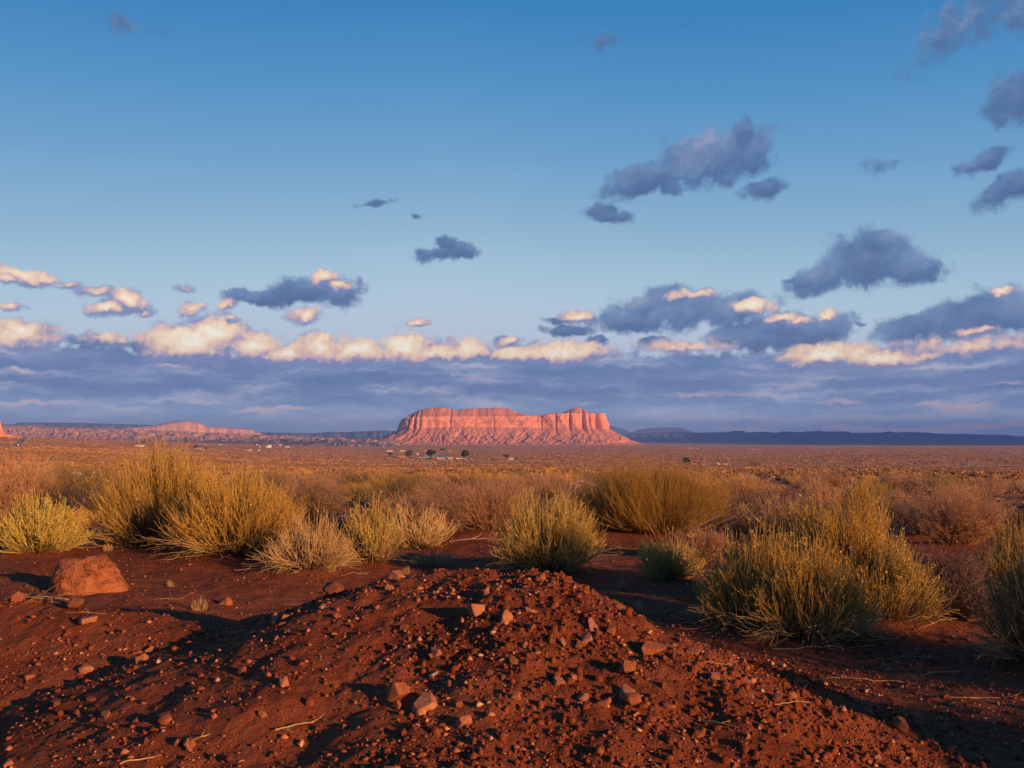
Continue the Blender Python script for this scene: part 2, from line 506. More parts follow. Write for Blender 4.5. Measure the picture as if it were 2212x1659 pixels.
def f_mound(n):
    pos = n.new('ShaderNodeNewGeometry').outputs['Position']
    a = n.noise(pos, 1.7, 4.0, 0.6)
    b = n.noise(pos, 14.0, 6.0, 0.65)
    g = n.noise(pos, 120.0, 3.0, 0.6)
    du = n.noise(pos, 2.6, 3.0, 0.5)
    c = n.ramp(n.m('ADD', n.m('MULTIPLY', a, 0.55), n.m('MULTIPLY', b, 0.45)), [(0.32, (0.10, 0.026, 0.012)), (0.50, (0.185, 0.050, 0.022)), (0.68, (0.27, 0.080, 0.035))])
    c = n.mix(n.m('MULTIPLY', n.step(g, 0.60, 0.74), 0.5), c, (0.42, 0.17, 0.10))
    c = n.mix(n.m('MULTIPLY', n.step(g, 0.42, 0.28), 0.6), c, (0.10, 0.028, 0.015))
    c = n.mix(n.m('MULTIPLY', n.step(du, 0.50, 0.66), 0.55), c, (0.23, 0.075, 0.032))
    return c, n.m('MULTIPLY', n.m('ADD', b, n.m('MULTIPLY', g, 0.3)), 0.03), 1.0
M_MOUND = material('heaped_red_dirt', f_mound, 0.95, 0.05)

def f_rock(c1, c2, c3):
    def f(n):
        p = n.new('ShaderNodeTexCoord').outputs['Object']
        rnd = n.new('ShaderNodeObjectInfo').outputs['Random']
        v = n.vm('ADD', p, n.comb(n.m('MULTIPLY', rnd, 37.0), 0.0, 0.0))
        a = n.noise(v, 1.6, 5.0, 0.6)
        b = n.noise(v, 9.0, 5.0, 0.7)
        c = n.ramp(n.m('ADD', n.m('MULTIPLY', a, 0.6), n.m('MULTIPLY', b, 0.4)), [(0.30, c1), (0.50, c2), (0.70, c3)])
        du = n.noise(v, 3.2, 4.0, 0.65)
        c = n.mix(n.m('MULTIPLY', n.step(du, 0.42, 0.62), 0.62), c, (0.20, 0.062, 0.03))
        return c, n.m('ADD', n.m('MULTIPLY', b, 0.12), n.m('MULTIPLY', a, 0.10)), 0.06
    return f
M_ROCK = {
    'rust red': material('rust_red_sandstone', f_rock((0.20, 0.06, 0.03), (0.32, 0.105, 0.05), (0.42, 0.16, 0.085))),
    'pale tan': material('pale_tan_sandstone', f_rock((0.26, 0.10, 0.048), (0.41, 0.175, 0.09), (0.51, 0.255, 0.145))),
    'pinkish': material('pinkish_sandstone', f_rock((0.30, 0.105, 0.06), (0.44, 0.175, 0.105), (0.53, 0.24, 0.155))),
    'dark brown': material('dark_brown_stone', f_rock((0.09, 0.035, 0.022), (0.17, 0.06, 0.035), (0.25, 0.10, 0.06))),
    'blue grey': material('blue_grey_stone', f_rock((0.25, 0.22, 0.22), (0.36, 0.33, 0.33), (0.45, 0.41, 0.40))),
}
def f_boulder(n):
    p = n.new('ShaderNodeTexCoord').outputs['Object']
    a = n.noise(p, 4.0, 5.0, 0.6)
    b = n.noise(p, 25.0, 6.0, 0.7)
    st = n.new('ShaderNodeMapping'); n.put(st.inputs['Vector'], p)
    st.inputs['Scale'].default_value = (1.2, 1.2, 7.0); st.inputs['Rotation'].default_value = (0.25, 0.2, 0)
    l = n.noise(st.outputs[0], 3.0, 4.0, 0.5)
    c = n.ramp(n.m('ADD', n.m('MULTIPLY', a, 0.75), n.m('MULTIPLY', l, 0.25)), [(0.32, (0.22, 0.068, 0.029)), (0.5, (0.37, 0.128, 0.054)), (0.66, (0.47, 0.19, 0.087))])
    pit = n.noise(p, 60.0, 4.0, 0.7)
    cr = n.m('ABSOLUTE', n.m('SUBTRACT', n.noise(p, 2.2, 5.0, 0.55, 0.6), 0.5))
    crack = n.step(cr, 0.0, 0.022)
    c = n.mix(n.m('MULTIPLY', n.step(b, 0.52, 0.70), 0.40), c, (0.17, 0.055, 0.028))
    c = n.mix(n.m('MULTIPLY', n.m('SUBTRACT', 1.0, crack), 0.6), c, (0.07, 0.025, 0.014))
    return c, n.m('ADD', n.m('MULTIPLY', n.m('ADD', b, n.m('ADD', n.m('MULTIPLY', pit, 0.4), n.m('MULTIPLY', crack, 0.35))), 0.16), n.m('ADD', n.m('MULTIPLY', a, 0.2), n.m('MULTIPLY', l, 0.10))), 0.14
M_BOULDER = material('weathered_sandstone', f_boulder)

def f_stem(base, mid, tip, tip2):
    def f(n):
        t = n.new('ShaderNodeAttribute', attribute_name='along').outputs['Fac']
        r = n.new('ShaderNodeAttribute', attribute_name='rnd').outputs['Fac']
        o = n.new('ShaderNodeObjectInfo').outputs['Random']
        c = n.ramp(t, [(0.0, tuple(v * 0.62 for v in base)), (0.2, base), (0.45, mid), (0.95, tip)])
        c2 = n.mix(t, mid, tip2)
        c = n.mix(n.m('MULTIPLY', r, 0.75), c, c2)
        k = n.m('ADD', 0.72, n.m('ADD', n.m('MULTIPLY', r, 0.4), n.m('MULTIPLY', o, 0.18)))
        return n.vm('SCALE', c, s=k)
    return f
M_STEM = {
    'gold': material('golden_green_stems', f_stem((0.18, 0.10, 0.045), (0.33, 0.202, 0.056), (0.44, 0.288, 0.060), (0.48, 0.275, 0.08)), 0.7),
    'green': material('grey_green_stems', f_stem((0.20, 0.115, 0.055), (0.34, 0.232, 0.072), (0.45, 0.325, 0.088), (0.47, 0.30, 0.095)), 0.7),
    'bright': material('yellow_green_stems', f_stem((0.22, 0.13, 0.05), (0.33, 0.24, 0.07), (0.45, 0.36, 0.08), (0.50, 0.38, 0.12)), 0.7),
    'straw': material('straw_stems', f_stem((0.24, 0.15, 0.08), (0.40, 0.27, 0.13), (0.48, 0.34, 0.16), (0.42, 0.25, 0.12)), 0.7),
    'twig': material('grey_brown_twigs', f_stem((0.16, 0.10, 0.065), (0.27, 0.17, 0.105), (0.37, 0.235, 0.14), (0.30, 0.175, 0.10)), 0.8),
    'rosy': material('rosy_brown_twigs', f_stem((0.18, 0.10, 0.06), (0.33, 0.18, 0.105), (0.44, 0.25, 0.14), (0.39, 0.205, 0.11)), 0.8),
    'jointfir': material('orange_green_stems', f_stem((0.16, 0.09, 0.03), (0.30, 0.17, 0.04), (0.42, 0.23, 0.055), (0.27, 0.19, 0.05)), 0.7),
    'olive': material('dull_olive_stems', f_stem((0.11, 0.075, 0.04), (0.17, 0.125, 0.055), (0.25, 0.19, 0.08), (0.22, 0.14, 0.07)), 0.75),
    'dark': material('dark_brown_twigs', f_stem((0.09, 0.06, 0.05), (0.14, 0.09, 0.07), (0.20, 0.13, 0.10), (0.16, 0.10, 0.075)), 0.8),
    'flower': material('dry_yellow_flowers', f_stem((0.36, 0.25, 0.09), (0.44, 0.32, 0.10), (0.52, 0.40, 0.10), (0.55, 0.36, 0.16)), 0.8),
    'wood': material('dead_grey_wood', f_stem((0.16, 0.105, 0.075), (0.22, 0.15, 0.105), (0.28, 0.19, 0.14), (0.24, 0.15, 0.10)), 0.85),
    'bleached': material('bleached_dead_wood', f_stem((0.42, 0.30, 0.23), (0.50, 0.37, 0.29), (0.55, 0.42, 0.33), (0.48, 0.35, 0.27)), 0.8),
}

# ------------------------------------------------------------------ ground sheet
def build_ground():
    fine = np.linspace(R(-37), R(37), 760)
    rest = np.linspace(R(37), R(323), 90)[1:-1]
    ang = np.concatenate([fine, rest])
    rad = np.concatenate([np.geomspace(0.4, 2.0, 20)[:-1], np.geomspace(2.0, 14.0, 300)[:-1], np.geomspace(14.0, 24500.0, 430)])
    A, D = np.meshgrid(ang, rad, indexing='ij')
    X = D * np.sin(A); Y = D * np.cos(A)
    Z = ground_z(X, Y)
    # keep the sheet below the heap of dirt lying on it
    V = np.stack([X, Y, Z], -1).reshape(-1, 3)
    Fq = grid_faces(len(ang), len(rad), wrap=True)
    c = len(V)
    V = np.vstack([V, [[0, 0, float(ground_z(0.0, 0.0))]]])
    i = np.arange(len(ang)); nv = len(rad)
    tri = np.stack([np.full(len(ang), c), ((i + 1) % len(ang)) * nv, i * nv], -1)
    me = mesh_np('ground', V, [Fq, tri], M_GROUND, smooth=True)
    o = link('ground', me)
    tag(o, 'red sandy plain with dry scrub running out to the far mesa', 'ground', kind='structure')

def build_mound():
    xs = np.arange(-4.6, 4.3, 0.016); ys = np.arange(2.3, 7.6, 0.018)
    X, Y = np.meshgrid(xs, ys, indexing='ij')
    Z = mound_z(X, Y)
    G = ground_z(X, Y)
    up = Z - G
    Z = np.where(up < 0, G + np.maximum(up * 1.0, -0.12), Z)
    V = np.stack([X, Y, Z], -1).reshape(-1, 3)
    Fq = grid_faces(len(xs), len(ys))
    keep = (up.reshape(-1)[Fq] > -0.05).any(1)
    Fq = Fq[keep]
    used = np.unique(Fq)
    mp = np.zeros(len(V), np.int32); mp[used] = np.arange(len(used))
    me = mesh_np('dirt_mound', V[used], [mp[Fq]], M_MOUND, smooth=True)
    o = link('dirt_mound', me)
    tag(o, 'long heap of dark red dirt full of broken stones, rising to a crumbly peak', 'dirt mound')

# ------------------------------------------------------------------ far land: hills and mesas
def f_mesa(n):
    pos = n.new('ShaderNodeNewGeometry').outputs['Position']
    nz = n.xyz(n.new('ShaderNodeNewGeometry').outputs['Normal'])[2]
    z = n.xyz(pos)[2]
    st = n.new('ShaderNodeMapping'); n.put(st.inputs['Vector'], pos)
    st.inputs['Scale'].default_value = (0.0015, 0.0015, 0.06)
    l = n.noise(st.outputs[0], 1.0, 5.0, 0.6)
    v = n.new('ShaderNodeMapping'); n.put(v.inputs['Vector'], pos)
    v.inputs['Scale'].default_value = (0.05, 0.05, 0.008)
    s = n.noise(v.outputs[0], 1.0, 5.0, 0.6)
    b = n.noise(pos, 0.06, 6.0, 0.7)
    c = n.ramp(n.m('ADD', n.m('MULTIPLY', l, 0.62), n.m('ADD', n.m('MULTIPLY', s, 0.16), n.m('MULTIPLY', b, 0.22))), [(0.34, (0.42, 0.165, 0.11)), (0.5, (0.66, 0.265, 0.155)), (0.64, (0.76, 0.345, 0.215))])
    talus = n.ramp(b, [(0.3, (0.38, 0.14, 0.085)), (0.5, (0.52, 0.20, 0.12)), (0.7, (0.62, 0.265, 0.165))])
    c = n.mix(n.m('MULTIPLY', n.step(n.m('ADD', nz, n.m('MULTIPLY', b, 0.5)), 0.45, 1.1), 0.8), c, talus)
    return c, n.m('ADD', n.m('MULTIPLY', b, 7.0), n.m('MULTIPLY', s, 1.5)), 1.0
M_MESA = material('red_sandstone_cliff', f_mesa, 0.95, 0.05)
def f_hill(c1, c2, c3, sc):
    def f(n):
        pos = n.new('ShaderNodeNewGeometry').outputs['Position']
        b = n.noise(pos, sc, 6.0, 0.65)
        st = n.new('ShaderNodeMapping'); n.put(st.inputs['Vector'], pos)
        st.inputs['Scale'].default_value = (0.0005, 0.0005, 0.05)
        l = n.noise(st.outputs[0], 1.0, 4.0, 0.6)
        return n.ramp(n.m('ADD', n.m('MULTIPLY', b, 0.6), n.m('MULTIPLY', l, 0.4)), [(0.3, c1), (0.5, c2), (0.7, c3)]), n.m('MULTIPLY', b, 0.16 / sc), 1.0
    return f
M_PINK = material('pale_red_rock', f_hill((0.34, 0.17, 0.12), (0.56, 0.30, 0.21), (0.66, 0.38, 0.28), 0.012), 0.95, 0.05)
M_HAZEHILL = material('haze_blue_slopes', f_hill((0.050, 0.056, 0.085), (0.072, 0.078, 0.115), (0.10, 0.10, 0.14), 0.006), 0.95, 0.05)  # dark slopes with the blue of distant haze mixed into the base colour

def full(px, py, D):
    """picture point in full-size pixels at distance D ahead"""
    return at_depth(px / 3.75, py / 3.75, D)

def ridge(name, pts, D, width, plateau, mat, label, base=-40.0, gully=0.25, cliff=0.45, seed=1, n=700, gentle=False, rough=0.05, bumps=None):
    """a range of hills: skyline through pts, real foot, slope, cliff and plateau"""
    P = np.array([full(px, py, D + width) for px, py in pts])
    xs = np.linspace(P[0, 0], P[-1, 0], n)
    top = np.interp(xs, P[:, 0], P[:, 2])
    H = np.maximum(top - base, 1.0)
    top = top + rough * H.mean() * fbm(xs / (width * 0.5), xs * 0, 4, seed) * 0.6
    prof = np.array([[0.0, 0.0], [0.25, 0.08], [0.5, 0.25], [0.72, cliff], [0.78, cliff + 0.04], [0.84, 0.90], [0.9, 0.96], [1.0, 1.0]])
    if gentle:
        prof = np.array([[0.0, 0.0], [0.15, 0.10], [0.5, 0.52], [0.8, 0.86], [1.0, 1.0]])
    s = np.concatenate([np.linspace(0, 0.7, 44 if gentle else 24), np.linspace(0.71, 0.9, 14), [0.95, 1.0]])
    hz = np.interp(s, prof[:, 0], prof[:, 1])
    Xg, Sg = np.meshgrid(xs, s, indexing='ij')
    Hg = np.interp(s, prof[:, 0], prof[:, 1])[None, :] * np.ones_like(Xg)
    wob = fbm(Xg / (width * 0.55), Sg * 0.6, 4, seed + 3, 0.6)
    Yg = D + width * Sg + gully * width * wob * (1 - 0.4 * Sg)
    Zg = base + Hg * (top[:, None] - base)
    Zg = Zg + rough * H.mean() * fbm(Xg / (width * 0.2), Yg / (width * 0.2), 3, seed + 5) * np.sin(np.pi * np.clip(Sg, 0, 1))
    if bumps:
        Zg = Zg + bumps[0] * np.maximum(fbm(Xg / bumps[1], Yg / bumps[1], 4, seed + 9, 0.6), -0.2) * np.sin(np.pi * np.clip(Sg, 0, 1)) ** 0.5
    # plateau and back slope
    Xb = np.stack([xs, xs, xs], 1)
    Yb = np.stack([D + width * 1.0 + plateau * 0.5 + 0 * xs, D + width + plateau + 0 * xs, D + width * 2 + plateau + 0 * xs], 1)
    Zb = np.stack([top - 1.0, top - 4.0, base + 0 * xs], 1)
    X = np.concatenate([Xg, Xb], 1); Y = np.concatenate([Yg, Yb], 1); Z = np.concatenate([Zg, Zb], 1)
    # keep lines of sight: spread x with depth
    X = X * (Y / (D + width))
    V = np.stack([X, Y, Z], -1).reshape(-1, 3)
    me = mesh_np(name, V, [grid_faces(X.shape[0], X.shape[1])[:, ::-1]], mat, smooth=True)
    o = link(name, me)
    tag(o, label, 'hills', kind='structure')
    return o

def build_hills():
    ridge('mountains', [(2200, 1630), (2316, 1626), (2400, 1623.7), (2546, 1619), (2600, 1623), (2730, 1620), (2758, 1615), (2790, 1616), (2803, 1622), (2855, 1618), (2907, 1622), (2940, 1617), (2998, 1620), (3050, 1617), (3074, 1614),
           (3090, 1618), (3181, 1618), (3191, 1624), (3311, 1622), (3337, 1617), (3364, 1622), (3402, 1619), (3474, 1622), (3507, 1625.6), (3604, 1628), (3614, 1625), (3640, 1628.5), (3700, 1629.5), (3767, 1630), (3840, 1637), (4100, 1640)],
          13000, 1500, 1500, M_HAZEHILL, 'long dark blue escarpment with small knobs along its top, right of the mesa', seed=3, gully=0.22, rough=0.012)
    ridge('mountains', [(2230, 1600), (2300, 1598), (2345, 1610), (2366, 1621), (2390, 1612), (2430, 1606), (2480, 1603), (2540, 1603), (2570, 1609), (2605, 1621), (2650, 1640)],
          20500, 1200, 600, M_HAZEHILL, 'faintest blue peaks farthest away beside the right end of the mesa', seed=8, gully=0.1, rough=0.01, cliff=0.6, n=200)
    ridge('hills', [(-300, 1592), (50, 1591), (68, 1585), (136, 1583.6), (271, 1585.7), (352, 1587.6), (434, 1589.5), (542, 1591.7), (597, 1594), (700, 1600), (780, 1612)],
          11500, 900, 2500, M_HAZEHILL, 'flat purple tableland on the skyline at the far left', seed=12, gully=0.2, rough=0.008, n=400)
    ridge('hills', [(420, 1612), (481, 1604), (570, 1596), (627, 1583.6), (671, 1577), (709, 1577), (747, 1583.6), (772, 1595), (854, 1601), (943, 1607.6), (951, 1617), (980, 1622)],
          9000, 700, 900, M_PINK, 'pale pink stepped mesa with a domed top, far left of the big mesa', seed=17, gully=0.05, rough=0.008, cliff=0.34, n=400)
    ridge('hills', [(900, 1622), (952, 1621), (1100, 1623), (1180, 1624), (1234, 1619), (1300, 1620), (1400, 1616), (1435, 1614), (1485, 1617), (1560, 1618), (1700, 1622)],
          10500, 800, 900, M_HAZEHILL, 'low purple bluffs just left of the big mesa', seed=22, gully=0.25, rough=0.012, n=400)
    ridge('hills', [(-500, 1592), (5, 1595), (136, 1596), (190, 1600), (380, 1605), (461, 1611), (597, 1615), (760, 1622), (950, 1630), (1150, 1639), (1400, 1650), (1500, 1662)],
          3600, 1300, 600, M_PINK, 'long pale red rocky bench rising behind the plain at the left', seed=27, gully=0.05, rough=0.02, gentle=True, n=1500, bumps=(16.0, 75.0))
    # low dark rises and a small red knoll on the right of the plain
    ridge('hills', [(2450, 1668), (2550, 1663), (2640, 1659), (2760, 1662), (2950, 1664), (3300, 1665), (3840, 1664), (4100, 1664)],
          8000, 700, 400, M_HAZEHILL, 'low dark swell of land in front of the blue escarpment', seed=32, gully=0.1, rough=0.02, cliff=0.6, n=300)
    ridge('hills', [(3640, 1700), (3680, 1694), (3720, 1688), (3760, 1684), (3775, 1676), (3800, 1673), (3815, 1680), (3850, 1685), (3950, 1686), (4050, 1698)],
          4200, 150, 60, M_MESA, 'small dark red stepped knoll at the right end of the plain', seed=36, gully=0.15, rough=0.05, cliff=0.5, n=160)
    ridge('hills', [(-260, 1545), (-60, 1560), (0, 1575), (4, 1590), (7, 1608), (20, 1622), (60, 1634), (110, 1645)],
          2600, 60, 90, M_MESA, 'orange foot of a butte cut off at the left edge', seed=41, gully=0.02, rough=0.004, cliff=0.3, n=160)

def build_mesa():
    D = 5000.0
    zb = -28.5
    rng = np.random.default_rng(4)
    def X_(px): return (px - 1920.0) / 3.75 / F * D
    def Z_(py): return EYE[2] + (HOR - py / 3.75) / F * D
    prof = [(1488, 1566), (1510, 1564.6), (1517, 1569), (1523, 1554), (1541, 1548), (1561.6, 1535.8), (1602.8, 1528.5), (1652.7, 1526.4), (1682, 1531.4), (1714.5, 1536.7), (1738, 1531.7), (1811, 1529.4), (1849.7, 1527.6), (1899.6, 1529.4),
            (1923, 1536.7), (1937.8, 1546.4), (1964, 1549.3), (1976, 1555), (2032, 1555), (2041, 1553.8), (2053.8, 1549), (2121.8, 1546.9), (2125, 1539.6), (2158, 1527.9), (2180.4, 1527.9), (2202.5, 1535.5), (2218, 1546.5), (2272, 1546.9), (2280, 1553), (2290, 1556)]
    prof = np.array([(X_(a), Z_(b)) for a, b in prof])
    cliff_top = np.array([(X_(a), Z_(b)) for a, b in ((1488, 1568), (1510, 1565), (1520, 1570), (1540, 1562), (1600, 1560), (1900, 1560), (1960, 1558), (2040, 1556), (2060, 1552), (2120, 1549.5), (2272, 1549.5), (2290, 1556))])
    cliff_foot = np.array([(X_(a), Z_(b)) for a, b in ((1488, 1613), (1600, 1603), (1750, 1601), (1900, 1603), (2000, 1605), (2150, 1607), (2290, 1607))])
    xl, xr = X_(1482), X_(2290)
    hw, hd = (xr - xl) / 2, 330.0
    xc = (xl + xr) / 2; yc = D + hd
    # outline: flattened superellipse, dense on the side towards the viewer
    th = np.concatenate([np.linspace(-math.pi * 1.04, math.pi * 0.04, 1500), np.linspace(math.pi * 0.04, math.pi * 0.96, 160)[1:-1]])
    ex = 0.22
    ox = xc + hw * np.sign(np.cos(th)) * np.abs(np.cos(th)) ** ex
    oy = yc + hd * np.sign(np.sin(th)) * np.abs(np.sin(th)) ** 0.42
    # resample the outline evenly
    arc = np.concatenate([[0], np.cumsum(np.hypot(np.diff(ox), np.diff(oy)))])
    total = arc[-1] + math.hypot(ox[0] - ox[-1], oy[0] - oy[-1])
    N = 1700
    u = np.linspace(0, total, N, endpoint=False)
    ox2 = np.interp(u, np.append(arc, total), np.append(ox, ox[0])); oy2 = np.interp(u, np.append(arc, total), np.append(oy, oy[0]))
    tx = np.roll(ox2, -3) - np.roll(ox2, 3); ty = np.roll(oy2, -3) - np.roll(oy2, 3)
    L = np.hypot(tx, ty); nx, ny = ty / L, -tx / L
    for _ in range(12):
        nx = (np.roll(nx, 6) + nx + np.roll(nx, -6)) / 3; ny = (np.roll(ny, 6) + ny + np.roll(ny, -6)) / 3
    L = np.hypot(nx, ny); nx /= L; ny /= L
    q = np.arange(N) / N
    ca, sa = np.cos(2 * math.pi * q), np.sin(2 * math.pi * q)
    def ring(freq, seed, oct=4, v=0.0, rough=0.55):      # noise that closes round the outline
        r = freq / (2 * math.pi)
        return fbm(r * ca + v, r * sa + v * 0.7, oct, seed, rough)
    # buttresses and clefts of the cliff
    but = 18 * ring(15, 51, 4) + 2.5 * ring(61, 52, 3)
    cleft = np.zeros(N)
    for px, dpt, wd in ((2085, 18, 5), (2137, 22, 6), (2190, 44, 9), (2214, 18, 7), (2247, 38, 11), (2275, 18, 6), (1688, 10, 5), (1570, 8, 8), (1548, 20, 8), (1520, 22, 6), (1782, 5, 5), (1851, 4, 6), (2030, 7, 4)):
        m = (ny < -0.3) | (nx > 0.5)
        cleft -= dpt * np.exp(-((ox2 - X_(px)) / wd) ** 2) * m
    rightb = 22 * np.exp(-((ox2 - X_(2262)) / 30) ** 2) * (ny < -0.3)
    s = np.array([0, .06, .14, .25, .37, .5, .62, .73, .83, .91, .97, 1.0])
    tal_w = 250.0
    zf = np.interp(ox2, cliff_foot[:, 0], cliff_foot[:, 1])
    zf = zf + 5 * ring(45, 61)
    # talus
    rows = []
    s = np.linspace(0, 1, 46)
    for si in s:
        off = tal_w * (1 - si) ** 1.0
        but = 18 * ring(15, 51, 4, v=(1 - si) * 0.3) + 2.5 * ring(61, 52, 3)
        z = zb + (zf - zb) * (0.10 * si + 0.90 * si ** 1.75)
        g = ring(60, 65, 4, v=si * 1.1, rough=0.6)
        rib = np.abs(ring(26, 63, 5, v=(1 - si) * 0.9, rough=0.66))
        k = math.sin(math.pi * min(1, si * 1.02)) ** 0.8
        o2 = off + but * si + cleft * si ** 6 + rightb * si + 24 * k * (np.minimum(rib, 0.5) * 2 - 0.5) * (1.25 - 0.9 * si) + 13 * g * k
        z2 = z + 5 * ring(170, 67, 3, v=si * 6.0) * k
        rows.append(np.stack([ox2 + nx * o2, oy2 + ny * o2, z2], -1))
    T = np.stack(rows, 1)
    root = empty('mesa', (xc, yc, zb))
    tag(root, 'broad flat-topped red sandstone mesa glowing in low sun on the horizon', 'mesa')
    off0 = np.array([xc, yc, zb])
    me = mesh_np('talus_slope', (T - off0).reshape(-1, 3), [grid_faces(N, len(s), wrap=True)], M_MESA, smooth=True)
    link('talus_slope', me, root)
    # cliff
    zt = np.interp(ox2, cliff_top[:, 0], cliff_top[:, 1]) + 1.2 * ring(120, 71)
    rows = []
    s2 = np.linspace(0, 1, 26)
    for si in s2:
        but = 18 * ring(15, 51, 4, v=-si * 0.22) + 2.5 * ring(61, 52, 3, v=-si * 0.1)
        d1 = 3.5 * ring(80, 73, 5, v=si * 1.6, rough=0.65) * math.sin(math.pi * (0.15 + 0.75 * si))
        lean = -16 * si - (3 if si > 0.82 else 0)
        ledge = 2.0 * math.sin(si * 23) * 0.6
        o2 = but + cleft * (0.6 + 0.4 * math.sin(math.pi * min(1.0, 0.2 + 0.8 * si))) + rightb + d1 + lean + ledge - 1.0
        z = zf - 3 + (zt - zf + 3) * si
        rows.append(np.stack([ox2 + nx * o2, oy2 + ny * o2, z], -1))
    Cc = np.stack(rows, 1)
    me = mesh_np('cliff_face', (Cc - off0).reshape(-1, 3), [grid_faces(N, len(s2), wrap=True)], M_MESA, smooth=True)
    link('cliff_face', me, root)
    # summit: stepped rubble slope from the rim up to the skyline, then flat to the middle line
    rim = Cc[:, -1]
    rows = [rim]
    cxm = xc + (rim[:, 0] - xc) * 0.97
    for i, si in enumerate(np.linspace(0.06, 1, 16)):
        o2 = si * 120.0
        frac = min(1.0, si / 0.5)
        stp = (math.floor(frac * 4) / 4) * 0.18 + frac * 0.82
        px_ = rim[:, 0] - nx * o2 * 0.35; py_ = rim[:, 1] - ny * o2
        zt2 = np.interp(px_, prof[:, 0], prof[:, 1])
        z = rim[:, 2] + (np.maximum(zt2, rim[:, 2]) - rim[:, 2]) * stp + 1.6 * ring(190, 79, 3, v=si * 3) * math.sin(math.pi * min(1, 0.1 + si * 0.9))
        rows.append(np.stack([px_, py_, z], -1))
    mid = rows[-1].copy(); mid[:, 1] = yc; rows.append(mid)
    Sg = np.stack(rows, 1)
    me = mesh_np('summit', (Sg - off0).reshape(-1, 3), [grid_faces(N, len(rows), wrap=True)], M_MESA, smooth=True)
    link('summit', me, root)

# ------------------------------------------------------------------ plants
def tubes(P, r0, r1, along=None, rnd=None):
    """thin three-sided tubes along the polylines P (n, s, 3)"""
    n, s, _ = P.shape
    T = np.gradient(P, axis=1)
    T /= np.linalg.norm(T, axis=2, keepdims=True) + 1e-9
    ref = np.array([0.36, 0.82, 0.17]); ref /= np.linalg.norm(ref)
    A = np.cross(T, ref); A /= np.linalg.norm(A, axis=2, keepdims=True) + 1e-9
    B = np.cross(T, A)
    t = np.linspace(0, 1, s)
    rad = (np.asarray(r0).reshape(-1, 1) * (1 - t) + np.asarray(r1).reshape(-1, 1) * t) * np.ones((n, 1))
    V = np.empty((n, s, 3, 3))
    for k in range(3):
        a = 2 * math.pi * k / 3
        V[:, :, k] = P + rad[:, :, None] * (math.cos(a) * A + math.sin(a) * B)
    i = np.arange(n)[:, None, None] * s * 3; j = np.arange(s - 1)[None, :, None] * 3; k = np.arange(3)[None, None, :]
    k2 = (k + 1) % 3
    Fq = np.stack(np.broadcast_arrays(i + j + k, i + j + k2, i + j + 3 + k2, i + j + 3 + k), -1).reshape(-1, 4)
    al = along if along is not None else np.broadcast_to(t, (n, s))
    rn = rnd if rnd is not None else np.zeros(n)
    al = np.repeat(np.asarray(al).reshape(n, s, 1), 3, 2).ravel()
    rn = np.broadcast_to(np.asarray(rn).reshape(n, 1, 1), (n, s, 3)).ravel()
    return V.reshape(-1, 3), Fq, al, rn
def join(parts, name, mat):
    Vs, Fs, A, B = [], [], [], []
    o = 0
    for V, Fq, al, rn in parts:
        Vs.append(V); Fs.append(Fq + o); A.append(al); B.append(rn); o += len(V)
    quads = [f for f in Fs if f.shape[1] == 4]; tris = [f for f in Fs if f.shape[1] == 3]
    fl = []
    if quads: fl.append(np.concatenate(quads))
    if tris: fl.append(np.concatenate(tris))
    return mesh_np(name, np.concatenate(Vs), fl, mat, attr={'along': np.concatenate(A), 'rnd': np.concatenate(B)})

def main_stems(rng, n, h, wx, wy, base_r, segs=9, flat=0.45, hvar=0.2, wob=0.065, up=0.35, qpow=0.5, clumps=11):
    phi = rng.uniform(0, 2 * math.pi, n)
    q = rng.uniform(0, 1, n) ** qpow
    fac = np.ones(n)
    if clumps and n > 60:
        cp = rng.uniform(0, 2 * math.pi, clumps); cq = rng.uniform(0.1, 1.0, clumps) ** 0.6; cf = rng.uniform(0.72, 1.12, clumps); cs = rng.uniform(0.10, 0.24, clumps)
        k = rng.integers(0, clumps, n); inn = rng.uniform(0, 1, n) < 0.78
        X = cq[k] * np.cos(cp[k]) + rng.normal(0, 1, n) * cs[k]; Y = cq[k] * np.sin(cp[k]) + rng.normal(0, 1, n) * cs[k]
        phi = np.where(inn, np.arctan2(Y, X), phi); q = np.where(inn, np.minimum(np.hypot(X, Y), 1.25), q)
        fac = np.where(inn, cf[k], rng.uniform(0.7, 1.05, n))
    hz = h * (1 - flat * np.minimum(q, 1.15) ** 2.2) * rng.uniform(1 - hvar, 1.05, n) * fac
    tip = np.stack([wx * q * np.cos(phi), wy * q * np.sin(phi), hz], -1)
    b = base_r * rng.uniform(0.2, 1, n) * (0.3 + 0.7 * q)
    ph2 = phi + rng.normal(0, 0.35, n)
    base = np.stack([b * np.cos(ph2), b * np.sin(ph2) * wy / wx, np.full(n, -0.03)], -1)
    c = base + (tip - base) * np.stack([rng.uniform(0.45, 0.8, n), rng.uniform(0.45, 0.8, n), rng.uniform(up - 0.17, up + 0.2, n)], -1)
    t = np.linspace(0, 1, segs)[None, :, None]
    P = base[:, None] * (1 - t) ** 2 + c[:, None] * 2 * t * (1 - t) + tip[:, None] * t * t
    W = np.cumsum(rng.normal(0, 1, (n, segs, 3)), 1) * np.linspace(0, 1, segs)[None, :, None]
    return P + W * wob * h / segs * 2.2
